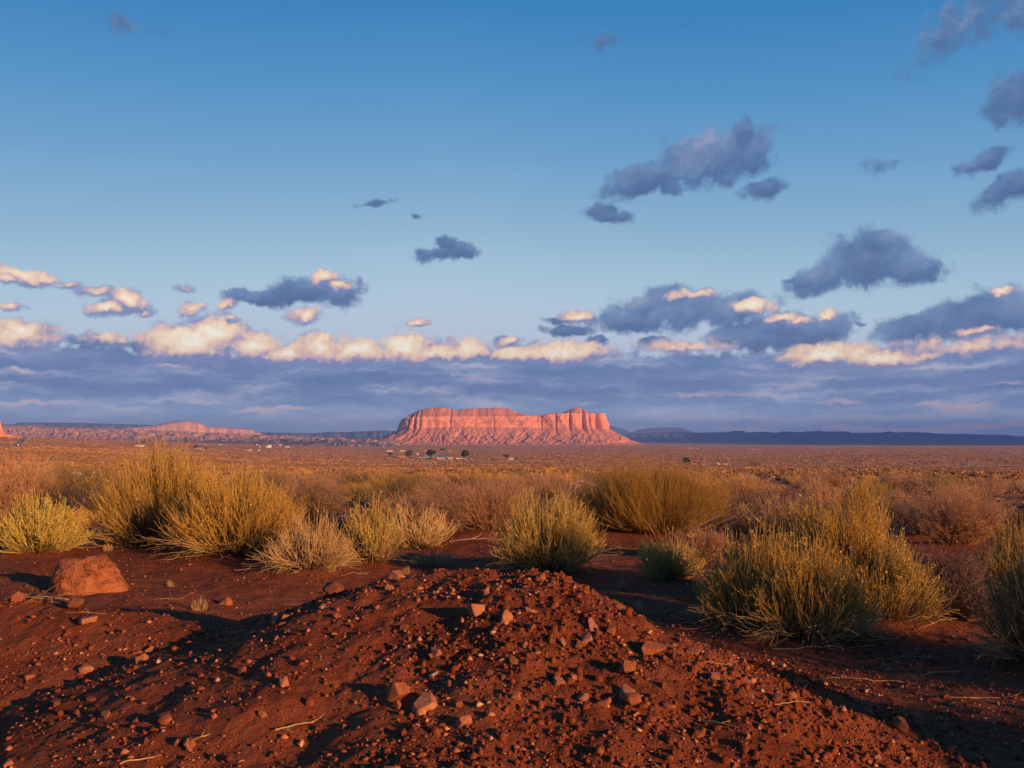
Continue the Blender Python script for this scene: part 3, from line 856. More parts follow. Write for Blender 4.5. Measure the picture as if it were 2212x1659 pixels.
def side_stems(rng, P, m, h, lo=0.35, hi=0.85, length=0.28, spread=0.5, upw=0.5, segs=6, wob=0.03):
    n, s, _ = P.shape
    i = rng.integers(0, n, m)
    f = rng.uniform(lo, hi, m) * (s - 1)
    j = np.floor(f).astype(int); fr = (f - j)[:, None]
    j2 = np.minimum(j + 1, s - 1)
    st = P[i, j] * (1 - fr) + P[i, j2] * fr
    T = P[i, j2] - P[i, np.maximum(j2 - 1, 0)]; T /= np.linalg.norm(T, axis=1, keepdims=True) + 1e-9
    D = T + rng.normal(0, spread, (m, 3)); D[:, 2] += upw * rng.uniform(0, 1, m)
    D /= np.linalg.norm(D, axis=1, keepdims=True)
    D2 = D + np.array([0, 0, upw]); D2 /= np.linalg.norm(D2, axis=1, keepdims=True)
    L = length * h * rng.uniform(0.5, 1.15, m)
    t = np.linspace(0, 1, segs)[None, :, None]
    Q = st[:, None] + L[:, None, None] * (D[:, None] * t + (D2 - D)[:, None] * t * t * 0.6)
    W = np.cumsum(rng.normal(0, 1, (m, segs, 3)), 1) * np.linspace(0, 1, segs)[None, :, None]
    return Q + W * wob * h / segs * 1.5, f / (s - 1)
def leaf_blades(rng, P, m, size, lo=0.45, hi=1.0, upw=0.8, wide=0.16):
    n, s, _ = P.shape
    i = rng.integers(0, n, m); f = rng.uniform(lo, hi, m) * (s - 1)
    j = np.minimum(np.floor(f).astype(int), s - 2); fr = (f - j)[:, None]
    st = P[i, j] * (1 - fr) + P[i, j + 1] * fr
    T = P[i, j + 1] - P[i, j]; T /= np.linalg.norm(T, axis=1, keepdims=True) + 1e-9
    D = T * upw + rng.normal(0, 0.5, (m, 3)); D /= np.linalg.norm(D, axis=1, keepdims=True)
    sd = np.cross(D, rng.normal(0, 1, (m, 3))); sd /= np.linalg.norm(sd, axis=1, keepdims=True) + 1e-9
    L = size * rng.uniform(0.5, 1.2, m)[:, None]
    a = st; b = st + D * L * 0.5 + sd * L * wide * 0.5; c = st + D * L; d = st + D * L * 0.5 - sd * L * wide * 0.5
    V = np.stack([a, b, c, d], 1).reshape(-1, 3)
    Fq = np.arange(m * 4).reshape(m, 4)
    al = np.repeat(0.6 + 0.4 * f / (s - 1), 4); rn = np.repeat(rng.uniform(0, 1, m), 4)
    return V, Fq, al, rn
def flower_clumps(rng, tips, size, per=7):
    m = len(tips) * per
    c = np.repeat(tips, per, 0) + rng.normal(0, size * 0.55, (m, 3)) * np.array([1, 1, 1.3])
    D = rng.normal(0, 1, (m, 3)); D[:, 2] += 1.2; D /= np.linalg.norm(D, axis=1, keepdims=True)
    sd = np.cross(D, rng.normal(0, 1, (m, 3))); sd /= np.linalg.norm(sd, axis=1, keepdims=True) + 1e-9
    L = size * rng.uniform(0.5, 1.3, m)[:, None]
    V = np.stack([c, c + D * L + sd * L * 0.35, c + D * L - sd * L * 0.35], 1).reshape(-1, 3)
    return V, np.arange(m * 3).reshape(m, 3), np.repeat(rng.uniform(0.3, 1, m), 3), np.repeat(rng.uniform(0, 1, m), 3)
def twig_walk(rng, n, h, wx, wy, base_r, segs=9, kink=0.28, flat=0.35):
    P = main_stems(rng, n, h, wx, wy, base_r, segs, flat=flat, wob=0.10, up=0.45)
    return P

def place_bush(kind, loc, h, wx, wy, seed, label, group='bushes near the dirt mound', stems=900, skirt=0, flowers=0, leaves=0, base=0.26, rz=0.0, dead=True, tone=None):
    rng = np.random.default_rng(seed)
    root = empty({'rabbit': 'rabbitbrush', 'twig': 'dry_shrub', 'joint': 'jointfir_shrub'}[kind], loc, rz)
    tag(root, label, 'bush', group)
    parts = []
    if kind == 'rabbit':
        stems = int(stems * 0.72); leaves = int(leaves * 0.6)
        mat = M_STEM[tone or 'green']
        P = main_stems(rng, stems, h, wx, wy, min(wx, wy) * base, hvar=0.38, flat=0.5, clumps=9 if base > 0.3 else 12)
        parts.append(tubes(P, rng.uniform(0.0035, 0.0085, stems), 0.0018, rnd=rng.uniform(0, 1, stems)))
        m = int(stems * 2.2)
        Q, t0 = side_stems(rng, P, m, h, 0.38, 0.92, 0.22, 0.42, 0.55)
        al = t0[:, None] + (1 - t0[:, None]) * np.linspace(0, 1, Q.shape[1])[None]
        parts.append(tubes(Q, rng.uniform(0.0020, 0.0034, m), 0.0013, al, rng.uniform(0, 1, m)))
        if leaves:
            parts.append(leaf_blades(rng, P, leaves, 0.05, 0.4, 1.0, 1.2, 0.09))
            parts.append(leaf_blades(rng, Q, leaves, 0.045, 0.2, 1.0, 1.2, 0.09))
        tips = np.concatenate([P[:, -1], Q[:, -1]])
    elif kind == 'twig':
        mat = M_STEM[tone or 'twig']
        n1 = int(stems * 0.35)
        P = twig_walk(rng, n1, h * 0.92, wx, wy, min(wx, wy) * 0.22)
        parts.append(tubes(P, rng.uniform(0.004, 0.007, n1), 0.0018, rnd=rng.uniform(0, 1, n1)))
        m = int(stems * 1.3)
        Q, t0 = side_stems(rng, P, m, h, 0.25, 0.98, 0.30, 0.75, 0.35, 6, 0.07)
        parts.append(tubes(Q, 0.0026, 0.0012, t0[:, None] * np.ones((1, 6)), rng.uniform(0, 1, m)))
        m2 = int(stems * 3.2)
        Q2, t1 = side_stems(rng, Q, m2, h, 0.2, 1.0, 0.11, 0.9, 0.25, 3, 0.03)
        parts.append(tubes(Q2, 0.0018, 0.0009, np.full((m2, 3), 0.8), rng.uniform(0, 1, m2)))
        tips = Q[:, -1]
    else:
        mat = M_STEM[tone or 'jointfir']
        P = main_stems(rng, int(stems * 0.5), h, wx, wy, min(wx, wy) * 0.45, wob=0.06, up=0.42, hvar=0.35, flat=0.4)
        n1 = len(P)
        parts.append(tubes(P, rng.uniform(0.003, 0.005, n1), 0.0016, rnd=rng.uniform(0, 1, n1)))
        m = int(stems * 2.4)
        Q, t0 = side_stems(rng, P, m, h, 0.25, 0.95, 0.26, 0.35, 0.8, 6, 0.05)
        parts.append(tubes(Q, 0.0024, 0.0014, t0[:, None] + (1 - t0[:, None]) * np.linspace(0, 1, 6)[None], rng.uniform(0, 1, m)))
        m2 = int(stems * 2.4)
        Q2, t1 = side_stems(rng, Q, m2, h, 0.2, 0.9, 0.13, 0.35, 0.9, 4, 0.03)
        parts.append(tubes(Q2, 0.0018, 0.0011, np.full((m2, 4), 0.85), rng.uniform(0, 1, m2)))
        tips = Q2[:, -1]
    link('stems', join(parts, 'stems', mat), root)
    if skirt:
        K = skirt
        phi = rng.uniform(0, 2 * math.pi, K)
        r = rng.uniform(0.65, 1.45, K)
        tip = np.stack([wx * r * np.cos(phi), wy * r * np.sin(phi), rng.uniform(0.03, 0.30, K) * h], -1)
        base = tip * 0.15; base[:, 2] = 0.02
        c = base + (tip - base) * 0.5; c[:, 2] = rng.uniform(0.05, 0.22, K) * h
        t = np.linspace(0, 1, 8)[None, :, None]
        P3 = base[:, None] * (1 - t) ** 2 + c[:, None] * 2 * t * (1 - t) + tip[:, None] * t * t
        P3 = P3 + np.cumsum(rng.normal(0, 1, P3.shape), 1) * 0.012 * t
        P3[:, :, 2] = np.maximum(P3[:, :, 2], 0.012)
        pp = [tubes(P3, 0.0035, 0.0014, rnd=rng.uniform(0, 1, K))]
        Q3, t3 = side_stems(rng, P3, K * 2, h, 0.3, 0.9, 0.2, 0.4, 0.15, 5, 0.04)
        Q3[:, :, 2] = np.maximum(Q3[:, :, 2], 0.01)
        pp.append(tubes(Q3, 0.0022, 0.0012, None, rng.uniform(0, 1, K * 2)))
        link('low_branches', join(pp, 'low_branches', M_STEM['straw']), root)
    if dead:
        n4 = 34
        big = min(1.0, wx / 0.8)
        P4 = main_stems(rng, n4, h * 0.46, wx * 0.7, wy * 0.7, min(wx, wy) * 0.25, wob=0.14, up=0.25)
        Q4, t4 = side_stems(rng, P4, 80, h * 0.5, 0.3, 0.95, 0.4, 0.8, 0.1, 6, 0.10)
        link('woody_base', join([tubes(P4, rng.uniform(0.008, 0.012 + 0.014 * big, n4), 0.004, rnd=rng.uniform(0, 1, n4)), tubes(Q4, 0.0055, 0.002, None, rng.uniform(0, 1, 80))], 'woody_base', M_STEM['wood']), root)
    if flowers >= 70:
        k = rng.choice(len(tips), min(flowers, len(tips)), replace=False)
        link('flower_heads', join([flower_clumps(rng, tips[k], 0.013, 8)], 'flower_heads', M_STEM['flower']), root)
    return root

def build_bushes():
    # px, base row, top row, half width in px, kind ... (1024 wide picture)
    B = [
     # label, kind, tone, px, base, top, half width, stems, opts
     ('tall golden green rabbitbrush, the highest bush, reaching the skyline at the left', 'rabbit', 'gold', 158, 553, 446, 66, 1700, dict(leaves=3500, flowers=275, skirt=60)),
     ('golden rounded rabbitbrush leaning against the right side of the tallest bush', 'rabbit', 'gold', 236, 562, 476, 70, 1900, dict(leaves=2800, flowers=137, skirt=170)),
     ('small straw coloured bush sprawling low at the right foot of the golden bushes', 'rabbit', 'straw', 306, 574, 512, 42, 560, dict(leaves=300, skirt=230)),
     ('bright yellow green leafy bush at the left edge beside the boulder', 'rabbit', 'bright', 36, 556, 494, 36, 1100, dict(leaves=4500, flowers=385, skirt=40)),
     ('tangled orange brown twig bush behind the bright yellow bush at the left edge', 'twig', 'rosy', 8, 535, 462, 54, 1100, dict()),
     ('dark olive bush at the back left behind the tangled twig bush', 'joint', 'olive', 76, 516, 464, 36, 900, dict()),
     ('sparse pale green vase shaped bush with yellow tips left of the dirt peak', 'rabbit', 'green', 372, 566, 500, 34, 380, dict(leaves=900, flowers=143, skirt=60)),
     ('grey green twiggy bush behind the sparse vase shaped bush', 'twig', 'twig', 430, 540, 488, 46, 1300, dict()),
     ('rosy brown leafless bush in the centre behind the dirt peak', 'twig', 'rosy', 492, 535, 478, 42, 1200, dict()),
     ('full round green rabbitbrush with small yellow flowers just behind the dirt peak', 'rabbit', 'green', 549, 576, 492, 50, 1500, dict(leaves=3500, flowers=231, skirt=70)),
     ('wide orange green broom like bush right of centre, spiky on top', 'joint', 'jointfir', 655, 540, 468, 78, 3000, dict()),
     ('low pale grey green bush in front of the wide orange bush', 'rabbit', 'green', 672, 582, 530, 36, 520, dict(leaves=1200, flowers=44, skirt=60)),
     ('dark grey leafless bush between the orange broom bush and the right rabbitbrush', 'twig', 'dark', 768, 528, 488, 36, 1000, dict()),
     ('front left clump of the big right rabbitbrush, gold lit, upright stems', 'rabbit', 'gold', 750, 633, 528, 54, 1100, dict(leaves=2200, flowers=220, skirt=160, base=0.6)),
     ('nearest clump of the big right rabbitbrush with bare straw stems splayed at its foot', 'rabbit', 'gold', 806, 646, 536, 58, 1100, dict(leaves=2200, flowers=220, skirt=260, base=0.6)),
     ('tall back clump of the big right rabbitbrush with pale feathery top', 'rabbit', 'gold', 838, 618, 496, 70, 1700, dict(leaves=2600, flowers=260, skirt=40, base=0.6)),
     ('right clump of the big right rabbitbrush, shaded olive green', 'rabbit', 'green', 884, 628, 535, 48, 900, dict(leaves=2200, flowers=192, skirt=120)),
     ('dim brown leafless bush in shade right of the big right rabbitbrush', 'twig', 'dark', 945, 626, 552, 58, 1300, dict()),
     ('dim olive bush cut off at the right edge, nearest to the camera there', 'rabbit', 'olive', 1046, 672, 548, 56, 900, dict(leaves=1500, flowers=60, skirt=90)),
     ('pale green bush at the right edge behind the nearest one', 'rabbit', 'green', 1018, 610, 520, 40, 900, dict(leaves=1800, flowers=110, skirt=40)),
     ('round brown spiny bush on the right with an orange lit middle', 'twig', 'rosy', 958, 548, 492, 44, 1500, dict()),
     ('grey brown spiny bush touching the left of the round orange lit one', 'twig', 'twig', 918, 538, 500, 32, 900, dict()),
     ('grey twig bush right behind the golden rounded rabbitbrush', 'twig', 'twig', 308, 526, 478, 34, 1200, dict()),
     ('olive brown bush on the slope right of the tallest bush', 'joint', 'olive', 262, 505, 470, 30, 900, dict()),
     ('dark shadowy bush left of the tallest bush', 'twig', 'dark', 108, 520, 482, 28, 700, dict()),
     ('rosy twig bush left of the wide orange broom bush', 'twig', 'rosy', 560, 520, 476, 36, 1100, dict()),
     ('olive broom bush with dark twigs left of the rosy central bush', 'joint', 'olive', 402, 512, 474, 32, 900, dict()),
     ('straw yellow bush standing alone behind the right rabbitbrush', 'rabbit', 'straw', 893, 512, 486, 20, 420, dict(leaves=500, dead=False)),
     ('small spiny twig bush in front of the wide orange broom bush', 'twig', 'rosy', 700, 560, 524, 26, 600, dict()),
     ('thin dry bush with pale stems at the foot of the sparse vase shaped bush', 'rabbit', 'straw', 432, 568, 545, 22, 260, dict(skirt=60)),
    ]
    for i, (label, kind, tone, px, base, top, hw, stems, kw) in enumerate(B):
        p = flat_at(px, base)
        d0 = math.hypot(p[0], p[1])
        for _ in range(3):
            zz = float(ground_z(p[0], p[1], False))
            p = flat_at(px, base, zz)
        dep = p[1]
        wx = hw / F * dep
        wy = wx * 0.9
        # the base row is the front of the foot: set the bush back by part of its depth
        p = p * (1 + 0.35 * wy / dep) if True else p
        dep2 = p[1]
        ztop = EYE[2] + (HOR - top) / F * dep2
        zg = float(ground_z(p[0], p[1], False))
        BUSH_SPOTS.append((p[0], p[1], max(wx, wy)))
        HUM.append((p[0], p[1], wx * 1.1, 0.10 * min(1.0, wx)))
        B_PLACE.append((kind, (p[0], p[1], zg + 0.06 * min(1, wx)), max(ztop - zg - 0.06, 0.2) * 1.13, wx * 1.08, wy, 100 + i, label, stems, tone, kw))
BUSH_SPOTS, HUM, B_PLACE = [], [], []
build_bushes()
for i_, (x_, y_, h_, r_) in enumerate(((4.1, 2.9, 1.15, 0.65), (5.7, 3.75, 1.35, 0.8), (3.0, 0.9, 0.75, 0.55))):  # bushes added out of view for the shade they throw into it
    B_PLACE.append(('twig', (x_, y_, 0.0), h_, r_, r_, 170 + i_, 'dark leafless bush added unseen beyond the right edge to cast shade', 1100, 'dark', dict()))
HUMMOCKS.extend(HUM)
build_ground()
build_mound()
build_hills()
build_mesa()
for kind, loc, h, wx, wy, seed, label, stems, tone, kw in B_PLACE:
    place_bush(kind, loc, h, wx, wy, seed, label, stems=stems, tone=tone, **kw)

# ------------------------------------------------------------------ stones
def proj(p):
    v = np.asarray(p, float) - EYE
    c, s_ = math.cos(PITCH), math.sin(PITCH)
    dep = v[1] * c + v[2] * s_
    up = -v[1] * s_ + v[2] * c
    return 512 + v[0] / dep * F, 384 - up / dep * F

def stone_mesh(name, shape, seed, mat, detail=1):
    rng = np.random.default_rng(seed)
    bm = bmesh.new()
    if shape == 'flat slab':
        pts = [(math.cos(a) * r, math.sin(a) * r * 0.75, z) for z in (-0.22, 0.22) for a, r in zip(np.sort(rng.uniform(0, 6.28, 8)), rng.uniform(0.75, 1.05, 8))]
    elif shape == 'blocky':
        pts = [(sx * rng.uniform(0.45, 1.0), sy * rng.uniform(0.35, 0.9), sz * rng.uniform(0.25, 0.75)) for sx in (-1, 1) for sy in (-1, 1) for sz in (-1, 1)]
        pts += [tuple(rng.uniform(-0.9, 0.9, 3) * (1, 0.8, 0.7)) for _ in range(5)]
    elif shape == 'wedge shaped':
        pts = [(-0.9, -0.6, -0.4), (-0.8, 0.6, -0.4), (-0.7, 0.1, 0.65), (-0.5, -0.4, 0.5), (1.0, 0.15, -0.25), (0.9, -0.3, -0.3), (0.2, 0.5, 0.25), (0.3, -0.5, -0.4)]
        pts = [tuple(np.array(p) + rng.normal(0, 0.12, 3)) for p in pts]
    else:
        d = rng.normal(0, 1, (26, 3)); d /= np.linalg.norm(d, axis=1, keepdims=True)
        pts = [tuple(v * (1.0, 0.8, 0.62) * rng.uniform(0.88, 1.0)) for v in d]
    vs = [bm.verts.new(p) for p in pts]
    r = bmesh.ops.convex_hull(bm, input=vs)
    bmesh.ops.delete(bm, geom=[v for v in bm.verts if not v.link_faces], context='VERTS')
    bmesh.ops.dissolve_limit(bm, angle_limit=R(8), verts=bm.verts, edges=bm.edges)
    bmesh.ops.bevel(bm, geom=list(bm.edges), offset=0.07, segments=1 if detail == 1 else 2, affect='EDGES', profile=0.6)
    bmesh.ops.triangulate(bm, faces=bm.faces)
    if detail > 1:
        bmesh.ops.subdivide_edges(bm, edges=list(bm.edges), cuts=detail, use_grid_fill=True)
    off = rng.uniform(0, 50)
    for v in bm.verts:
        n = 0.05 * float(fbm(v.co.x * 1.7 + off, v.co.y * 1.7 + v.co.z * 1.3, 3, seed)) + 0.03 * float(perlin(v.co.z * 5 + off, v.co.x * 5, seed))
        v.co += v.co.normalized() * n
    me = bpy.data.meshes.new(name)
    bm.to_mesh(me); bm.free()
    me.materials.append(mat)
    return me

SHAPES = ['flat slab', 'blocky', 'wedge shaped', 'rounded']
STONES = {(sh, t, k): stone_mesh('stone', sh, 200 + i * 31 + j * 7 + k, M_ROCK[t]) for i, sh in enumerate(SHAPES) for j, t in enumerate(M_ROCK) for k in range(2)}

def put_stone(p, size, shape, tone, k, rot, label, group, sink=0.25, name='stone', tilt=0.35, rng=None):
    o = link(name, STONES[(shape, tone, k)])
    o.scale = (size * 0.5, size * 0.5, size * 0.5)
    tx, ty = (rng.normal(0, tilt), rng.normal(0, tilt)) if rng is not None else (0, 0)
    o.rotation_euler = (tx, ty, rot)
    hh = {'flat slab': 0.22, 'blocky': 0.6, 'wedge shaped': 0.5, 'rounded': 0.6}[shape]
    o.location = (p[0], p[1], p[2] + size * 0.5 * hh * (1 - 2 * sink))
    tag(o, label, 'stone', group)
    return o

def where_on_ground(px, py, p):
    h = float(mound_z(p[0], p[1])) - float(ground_z(p[0], p[1], False))
    if h > 0.02:
        if px < 130: return 'on the left end of the dirt heap'
        if px < 280: return "low on the heap's left part"
        if px < 400: return "left of the dirt peak"
        if py < 612 and px < 640: return 'close under the crumbly dirt peak'
        if px < 520: return "midway below the dirt peak" if py < 690 else "far down below the dirt peak"
        if px < 640: return 'on the stony face under the dirt peak' if py < 690 else 'low on the stony face of the heap'
        if px < 760: return 'along the right ridge of the dirt heap' if py < 700 else "low on the heap's right flank"
        return 'at the right foot of the dirt heap'
    if px < 330: return "on flat dirt behind the heap's left part"
    if px < 560: return "on flat dirt behind the peak"
    return "on flat dirt right of the heap"

def build_stones():
    rng = np.random.default_rng(77)
    # boulder
    b = stone_mesh('boulder', 'wedge shaped', 904, M_BOULDER, detail=1)
    bm = bmesh.new()
    pts = [(-0.92, 0.3, 0.88), (0.22, 0.42, 1.0), (-0.9, 0.7, -0.1), (0.3, 0.75, -0.1), (-0.78, -0.20, 0.88), (0.22, -0.05, 1.02), (0.46, 0.05, 0.84), (0.90, -0.05, 0.50), (1.06, -0.15, 0.20), (0.95, 0.2, -0.1),
           (-0.62, -0.66, -0.1), (-0.3, -0.82, -0.1), (0.2, -0.80, -0.1), (0.75, -0.5, -0.1), (-0.98, -0.1, -0.1), (-1.0, 0.1, 0.4), (-0.05, -0.62, 0.42), (0.40, -0.50, 0.36), (-0.60, -0.52, 0.44)]
    vs = [bm.verts.new(p) for p in pts]
    bmesh.ops.convex_hull(bm, input=vs)
    bmesh.ops.delete(bm, geom=[v for v in bm.verts if not v.link_faces], context='VERTS')
    bmesh.ops.bevel(bm, geom=list(bm.edges), offset=0.11, segments=4, affect='EDGES', profile=0.5)
    bmesh.ops.triangulate(bm, faces=bm.faces)
    bmesh.ops.subdivide_edges(bm, edges=[e for e in bm.edges if e.calc_length() > 0.1], cuts=3, use_grid_fill=True)
    bmesh.ops.triangulate(bm, faces=bm.faces)
    for _ in range(7):
        bmesh.ops.smooth_vert(bm, verts=bm.verts, factor=0.5, use_axis_x=True, use_axis_y=True, use_axis_z=True)
    for v in bm.verts:
        x, y, z = v.co
        n = 0.07 * float(fbm(x * 1.5 + 3, y * 1.5 + z * 1.9, 4, 19)) - 0.05 * max(0.0, 0.12 - abs(float(fbm(x * 0.9 + z * 1.3 + 8, y * 1.2 - z * 0.5, 3, 20)))) / 0.12
        v.co += v.co.normalized() * n
    for f in bm.faces: f.smooth = True
    me = bpy.data.meshes.new('boulder'); bm.to_mesh(me); bm.free(); me.materials.append(M_BOULDER)
    p = flat_at(83, 592)
    p = flat_at(83, 592, float(ground_z(p[0], p[1])))
    o = link('boulder', me)
    s_ = 38.0 / F * p[1]
    o.scale = (s_ * 1.0, s_ * 0.9, s_ * 1.04)
    o.location = (p[0], p[1] + s_ * 0.4, float(ground_z(p[0], p[1])) - 0.03)
    o.rotation_euler = (0, 0.04, R(12))
    tag(o, 'large angular orange sandstone boulder lying on the dirt at the left', 'boulder')
    # stones of the photograph one can tell apart
    H = [(1095, 1342, 46, 'flat slab', 'pale tan', 'pale square slab, the brightest stone on the upper face of the dirt heap'),
         (1147, 1322, 36, 'flat slab', 'pale tan', 'pale curved slab just right of and above the bright square slab'),
         (1149, 1360, 28, 'wedge shaped', 'pale tan', 'pale knobbly stone just right of and below the bright square slab'),
         (1283, 1355, 46, 'flat slab', 'pinkish', 'large pink four sided slab tilted on the right ridge of the heap'),
         (1320, 1368, 26, 'blocky', 'rust red', 'rust red block touching the lower right of the pink tilted slab'),
         (1268, 1388, 30, 'blocky', 'pinkish', 'dull pink block just below the pink tilted slab'),
         (1050, 1282, 24, 'rounded', 'pale tan', 'pale round stone under the crumbly peak of the heap'),
         (940, 1413, 38, 'wedge shaped', 'pinkish', 'pink pointed shard standing alone left of the stony face'),
         (918, 1527, 78, 'flat slab', 'pale tan', 'biggest stone of the heap, broad flat tan rock low on the slope'),
         (858, 1503, 50, 'blocky', 'rust red', 'crumbly rust red clod beside the biggest broad tan rock'),
         (936, 1458, 26, 'flat slab', 'blue grey', 'pale blue grey flake, the only bluish stone on the slope'),
         (1160, 1410, 30, 'flat slab', 'pinkish', 'flat pink stone in the middle of the stony face'),
         (1110, 1432, 26, 'rounded', 'rust red', 'rounded red stone below the bright square slab'),
         (1115, 1508, 22, 'blocky', 'pinkish', 'squarish pink stone low on the stony face'),
         (1002, 1566, 34, 'blocky', 'pinkish', 'upright pink brick shaped stone near the bottom of the picture'),
         (1082, 1582, 44, 'flat slab', 'dark brown', 'long dark slab leaning near the bottom below the heap'),
         (1410, 1406, 64, 'flat slab', 'rust red', 'long red slab laid along the right ridge of the heap'),
         (1500, 1408, 34, 'flat slab', 'pale tan', 'pale row of stone at the edge of the right ridge'),
         (1545, 1466, 22, 'blocky', 'pale tan', 'small pale cube low on the right ridge'),
         (1365, 1520, 50, 'rounded', 'rust red', 'half buried red lump on the right flank of the heap'),
         (720, 1284, 58, 'rounded', 'dark brown', 'rounded brown rock half buried where the heap begins, left of the peak'),
         (697, 1312, 30, 'flat slab', 'pale tan', 'pale tan slab leaning against the rounded brown rock'),
         (488, 1306, 26, 'blocky', 'rust red', 'small orange lit brick like stone on the flat dirt at the left'),
         (594, 1344, 30, 'wedge shaped', 'pinkish', 'pointed pink stone on the low slope right of the small brick like stone'),
         (162, 1312, 46, 'rounded', 'dark brown', 'rounded brown lump on the left bank below the boulder'),
         (192, 1342, 54, 'flat slab', 'pale tan', 'long pale slab on the left bank, below the rounded brown lump'),
         (42, 1296, 30, 'blocky', 'rust red', 'red block at the left edge of the bank'),
         (185, 1452, 34, 'rounded', 'pinkish', 'pink egg shaped stone of the touching pair on the left slope'),
         (206, 1464, 22, 'wedge shaped', 'pinkish', 'smaller pointed stone of the touching pair on the left slope'),
         (231, 1548, 30, 'wedge shaped', 'pale tan', 'pale pointed stone on the lower left slope'),
         (410, 1610, 30, 'blocky', 'rust red', 'red cube shaped stone at the bottom left'),
         (382, 1608, 24, 'rounded', 'rust red', 'round red stone touching the cube shaped one at the bottom left'),
         (522, 1455, 32, 'rounded', 'dark brown', 'brown oval stone in the middle of the left slope'),
         (610, 1479, 30, 'wedge shaped', 'pinkish', 'pink triangular stone left of the pointed shard'),
         (567, 1549, 24, 'rounded', 'pale tan', 'pale speckled pebble low on the left slope'),
         (1172, 1252, 26, 'rounded', 'rust red', 'red round lump on the top edge of the dirt peak'),
         (1945, 1577, 46, 'rounded', 'dark brown', 'dark round rock alone in the lower right corner'),
         (1712, 1508, 26, 'rounded', 'pale tan', 'pale stone at the very end of the right ridge'),
         (1215, 1390, 22, 'wedge shaped', 'pale tan', 'pale shard right of the stony face'),
         (1135, 1397, 20, 'blocky', 'pale tan', 'small pale block among the stones of the middle face')]
    for i, (px, py, sz, sh, tn, lb) in enumerate(H):
        q = hit(px * 1024 / 2212, py * 1024 / 2212, 14.0)
        size = sz * 1024 / 2212 / F * q[1] * 1.05
        put_stone(q, size, sh, tn, i % 2, rng.uniform(0, 6.28), lb, 'stones of the dirt heap', 0.2, rng=rng, tilt=0.45)
    # the rest
    n = 0
    tones = ['rust red', 'pale tan', 'pinkish', 'dark brown']
    while n < 255:
        d = rng.uniform(3.2, 8.6); a = rng.uniform(-0.56, 0.56)
        x, y = d * math.sin(a), d * math.cos(a)
        z = float(surf_z(x, y)); px, py = proj((x, y, z))
        if not (-5 < px < 1029 and 560 < py < 775): continue
        onm = float(mound_z(x, y)) > float(ground_z(x, y))
        wgt = 0.16 + (0.84 * math.exp(-((px - 570) / 150) ** 2) if onm else 0.0)
        if not onm: wgt = 0.10
        if rng.uniform() > wgt: continue
        size = min(0.11, 0.033 * math.exp(rng.normal(0.22, 0.45)))
        sh = SHAPES[rng.choice(4, p=[0.3, 0.3, 0.25, 0.15])]
        tn = tones[rng.choice(4, p=[0.45, 0.2, 0.2, 0.15])]
        sw = 'small' if size < 0.036 else 'hand sized' if size > 0.06 else 'middle sized'
        lb = '%s %s %s stone %s' % (sw, tn, sh, where_on_ground(px, py, (x, y)))
        put_stone((x, y, z), size, sh, tn, int(rng.integers(2)), rng.uniform(0, 6.28), lb, lb.replace(' stone ', ' stones ').replace('small ', 'small '), 0.28, rng=rng, tilt=0.4)
        n += 1

def f_gravel(n):
    r = n.new('ShaderNodeAttribute', attribute_name='rnd').outputs['Fac']
    return n.ramp(r, [(0.0, (0.09, 0.026, 0.014)), (0.35, (0.19, 0.055, 0.026)), (0.75, (0.28, 0.09, 0.045)), (0.93, (0.40, 0.17, 0.095)), (1.0, (0.50, 0.28, 0.17))])
M_GRAVEL = material('red_gravel', f_gravel, 0.95, 0.05)
def build_gravel():
    rng = np.random.default_rng(5)
    N = 52000
    d = np.sqrt(rng.uniform(2.9 ** 2, 13.0 ** 2, N)); d = np.where(rng.uniform(0, 1, N) < 0.6, rng.uniform(2.9, 7.5, N), d)
    a = rng.uniform(-0.58, 0.58, N)
    x, y = d * np.sin(a), d * np.cos(a)
    keep = fbm(x / 0.8, y / 0.8, 3, 91) - 0.35 * (x < -0.6) > rng.uniform(-0.9, 0.5, N)
    x, y = x[keep], y[keep]; N = len(x)
    z = surf_z(x, y)
    s = 0.0042 * np.exp(rng.normal(0.35, 0.62, N)); s = np.minimum(s, 0.024)
    base = np.array([[1, 0, 0], [-1, 0, 0], [0, 1, 0], [0, -1, 0], [0, 0, 1], [0, 0, -1.0]])
    V = base[None] * rng.uniform(0.5, 1.2, (N, 6, 1)) + rng.normal(0, 0.22, (N, 6, 3))
    V[:, :, 2] *= 0.7
    th = rng.uniform(0, 6.28, N); c, sn = np.cos(th)[:, None], np.sin(th)[:, None]
    V = np.stack([V[:, :, 0] * c - V[:, :, 1] * sn, V[:, :, 0] * sn + V[:, :, 1] * c, V[:, :, 2]], -1)
    V = V * s[:, None, None] + np.stack([x, y, z + s * 0.25], -1)[:, None]
    t = np.array([[0, 2, 4], [2, 1, 4], [1, 3, 4], [3, 0, 4], [2, 0, 5], [1, 2, 5], [3, 1, 5], [0, 3, 5]])
    Fq = (np.arange(N)[:, None, None] * 6 + t[None]).reshape(-1, 3)
    me = mesh_np('gravel', V.reshape(-1, 3), [Fq], M_GRAVEL, attr={'rnd': np.repeat(rng.uniform(0, 1, N), 6)})
    o = link('gravel', me)
    tag(o, 'fine red gravel and pebbles strewn over the heap and the dirt', 'gravel', kind='stuff')

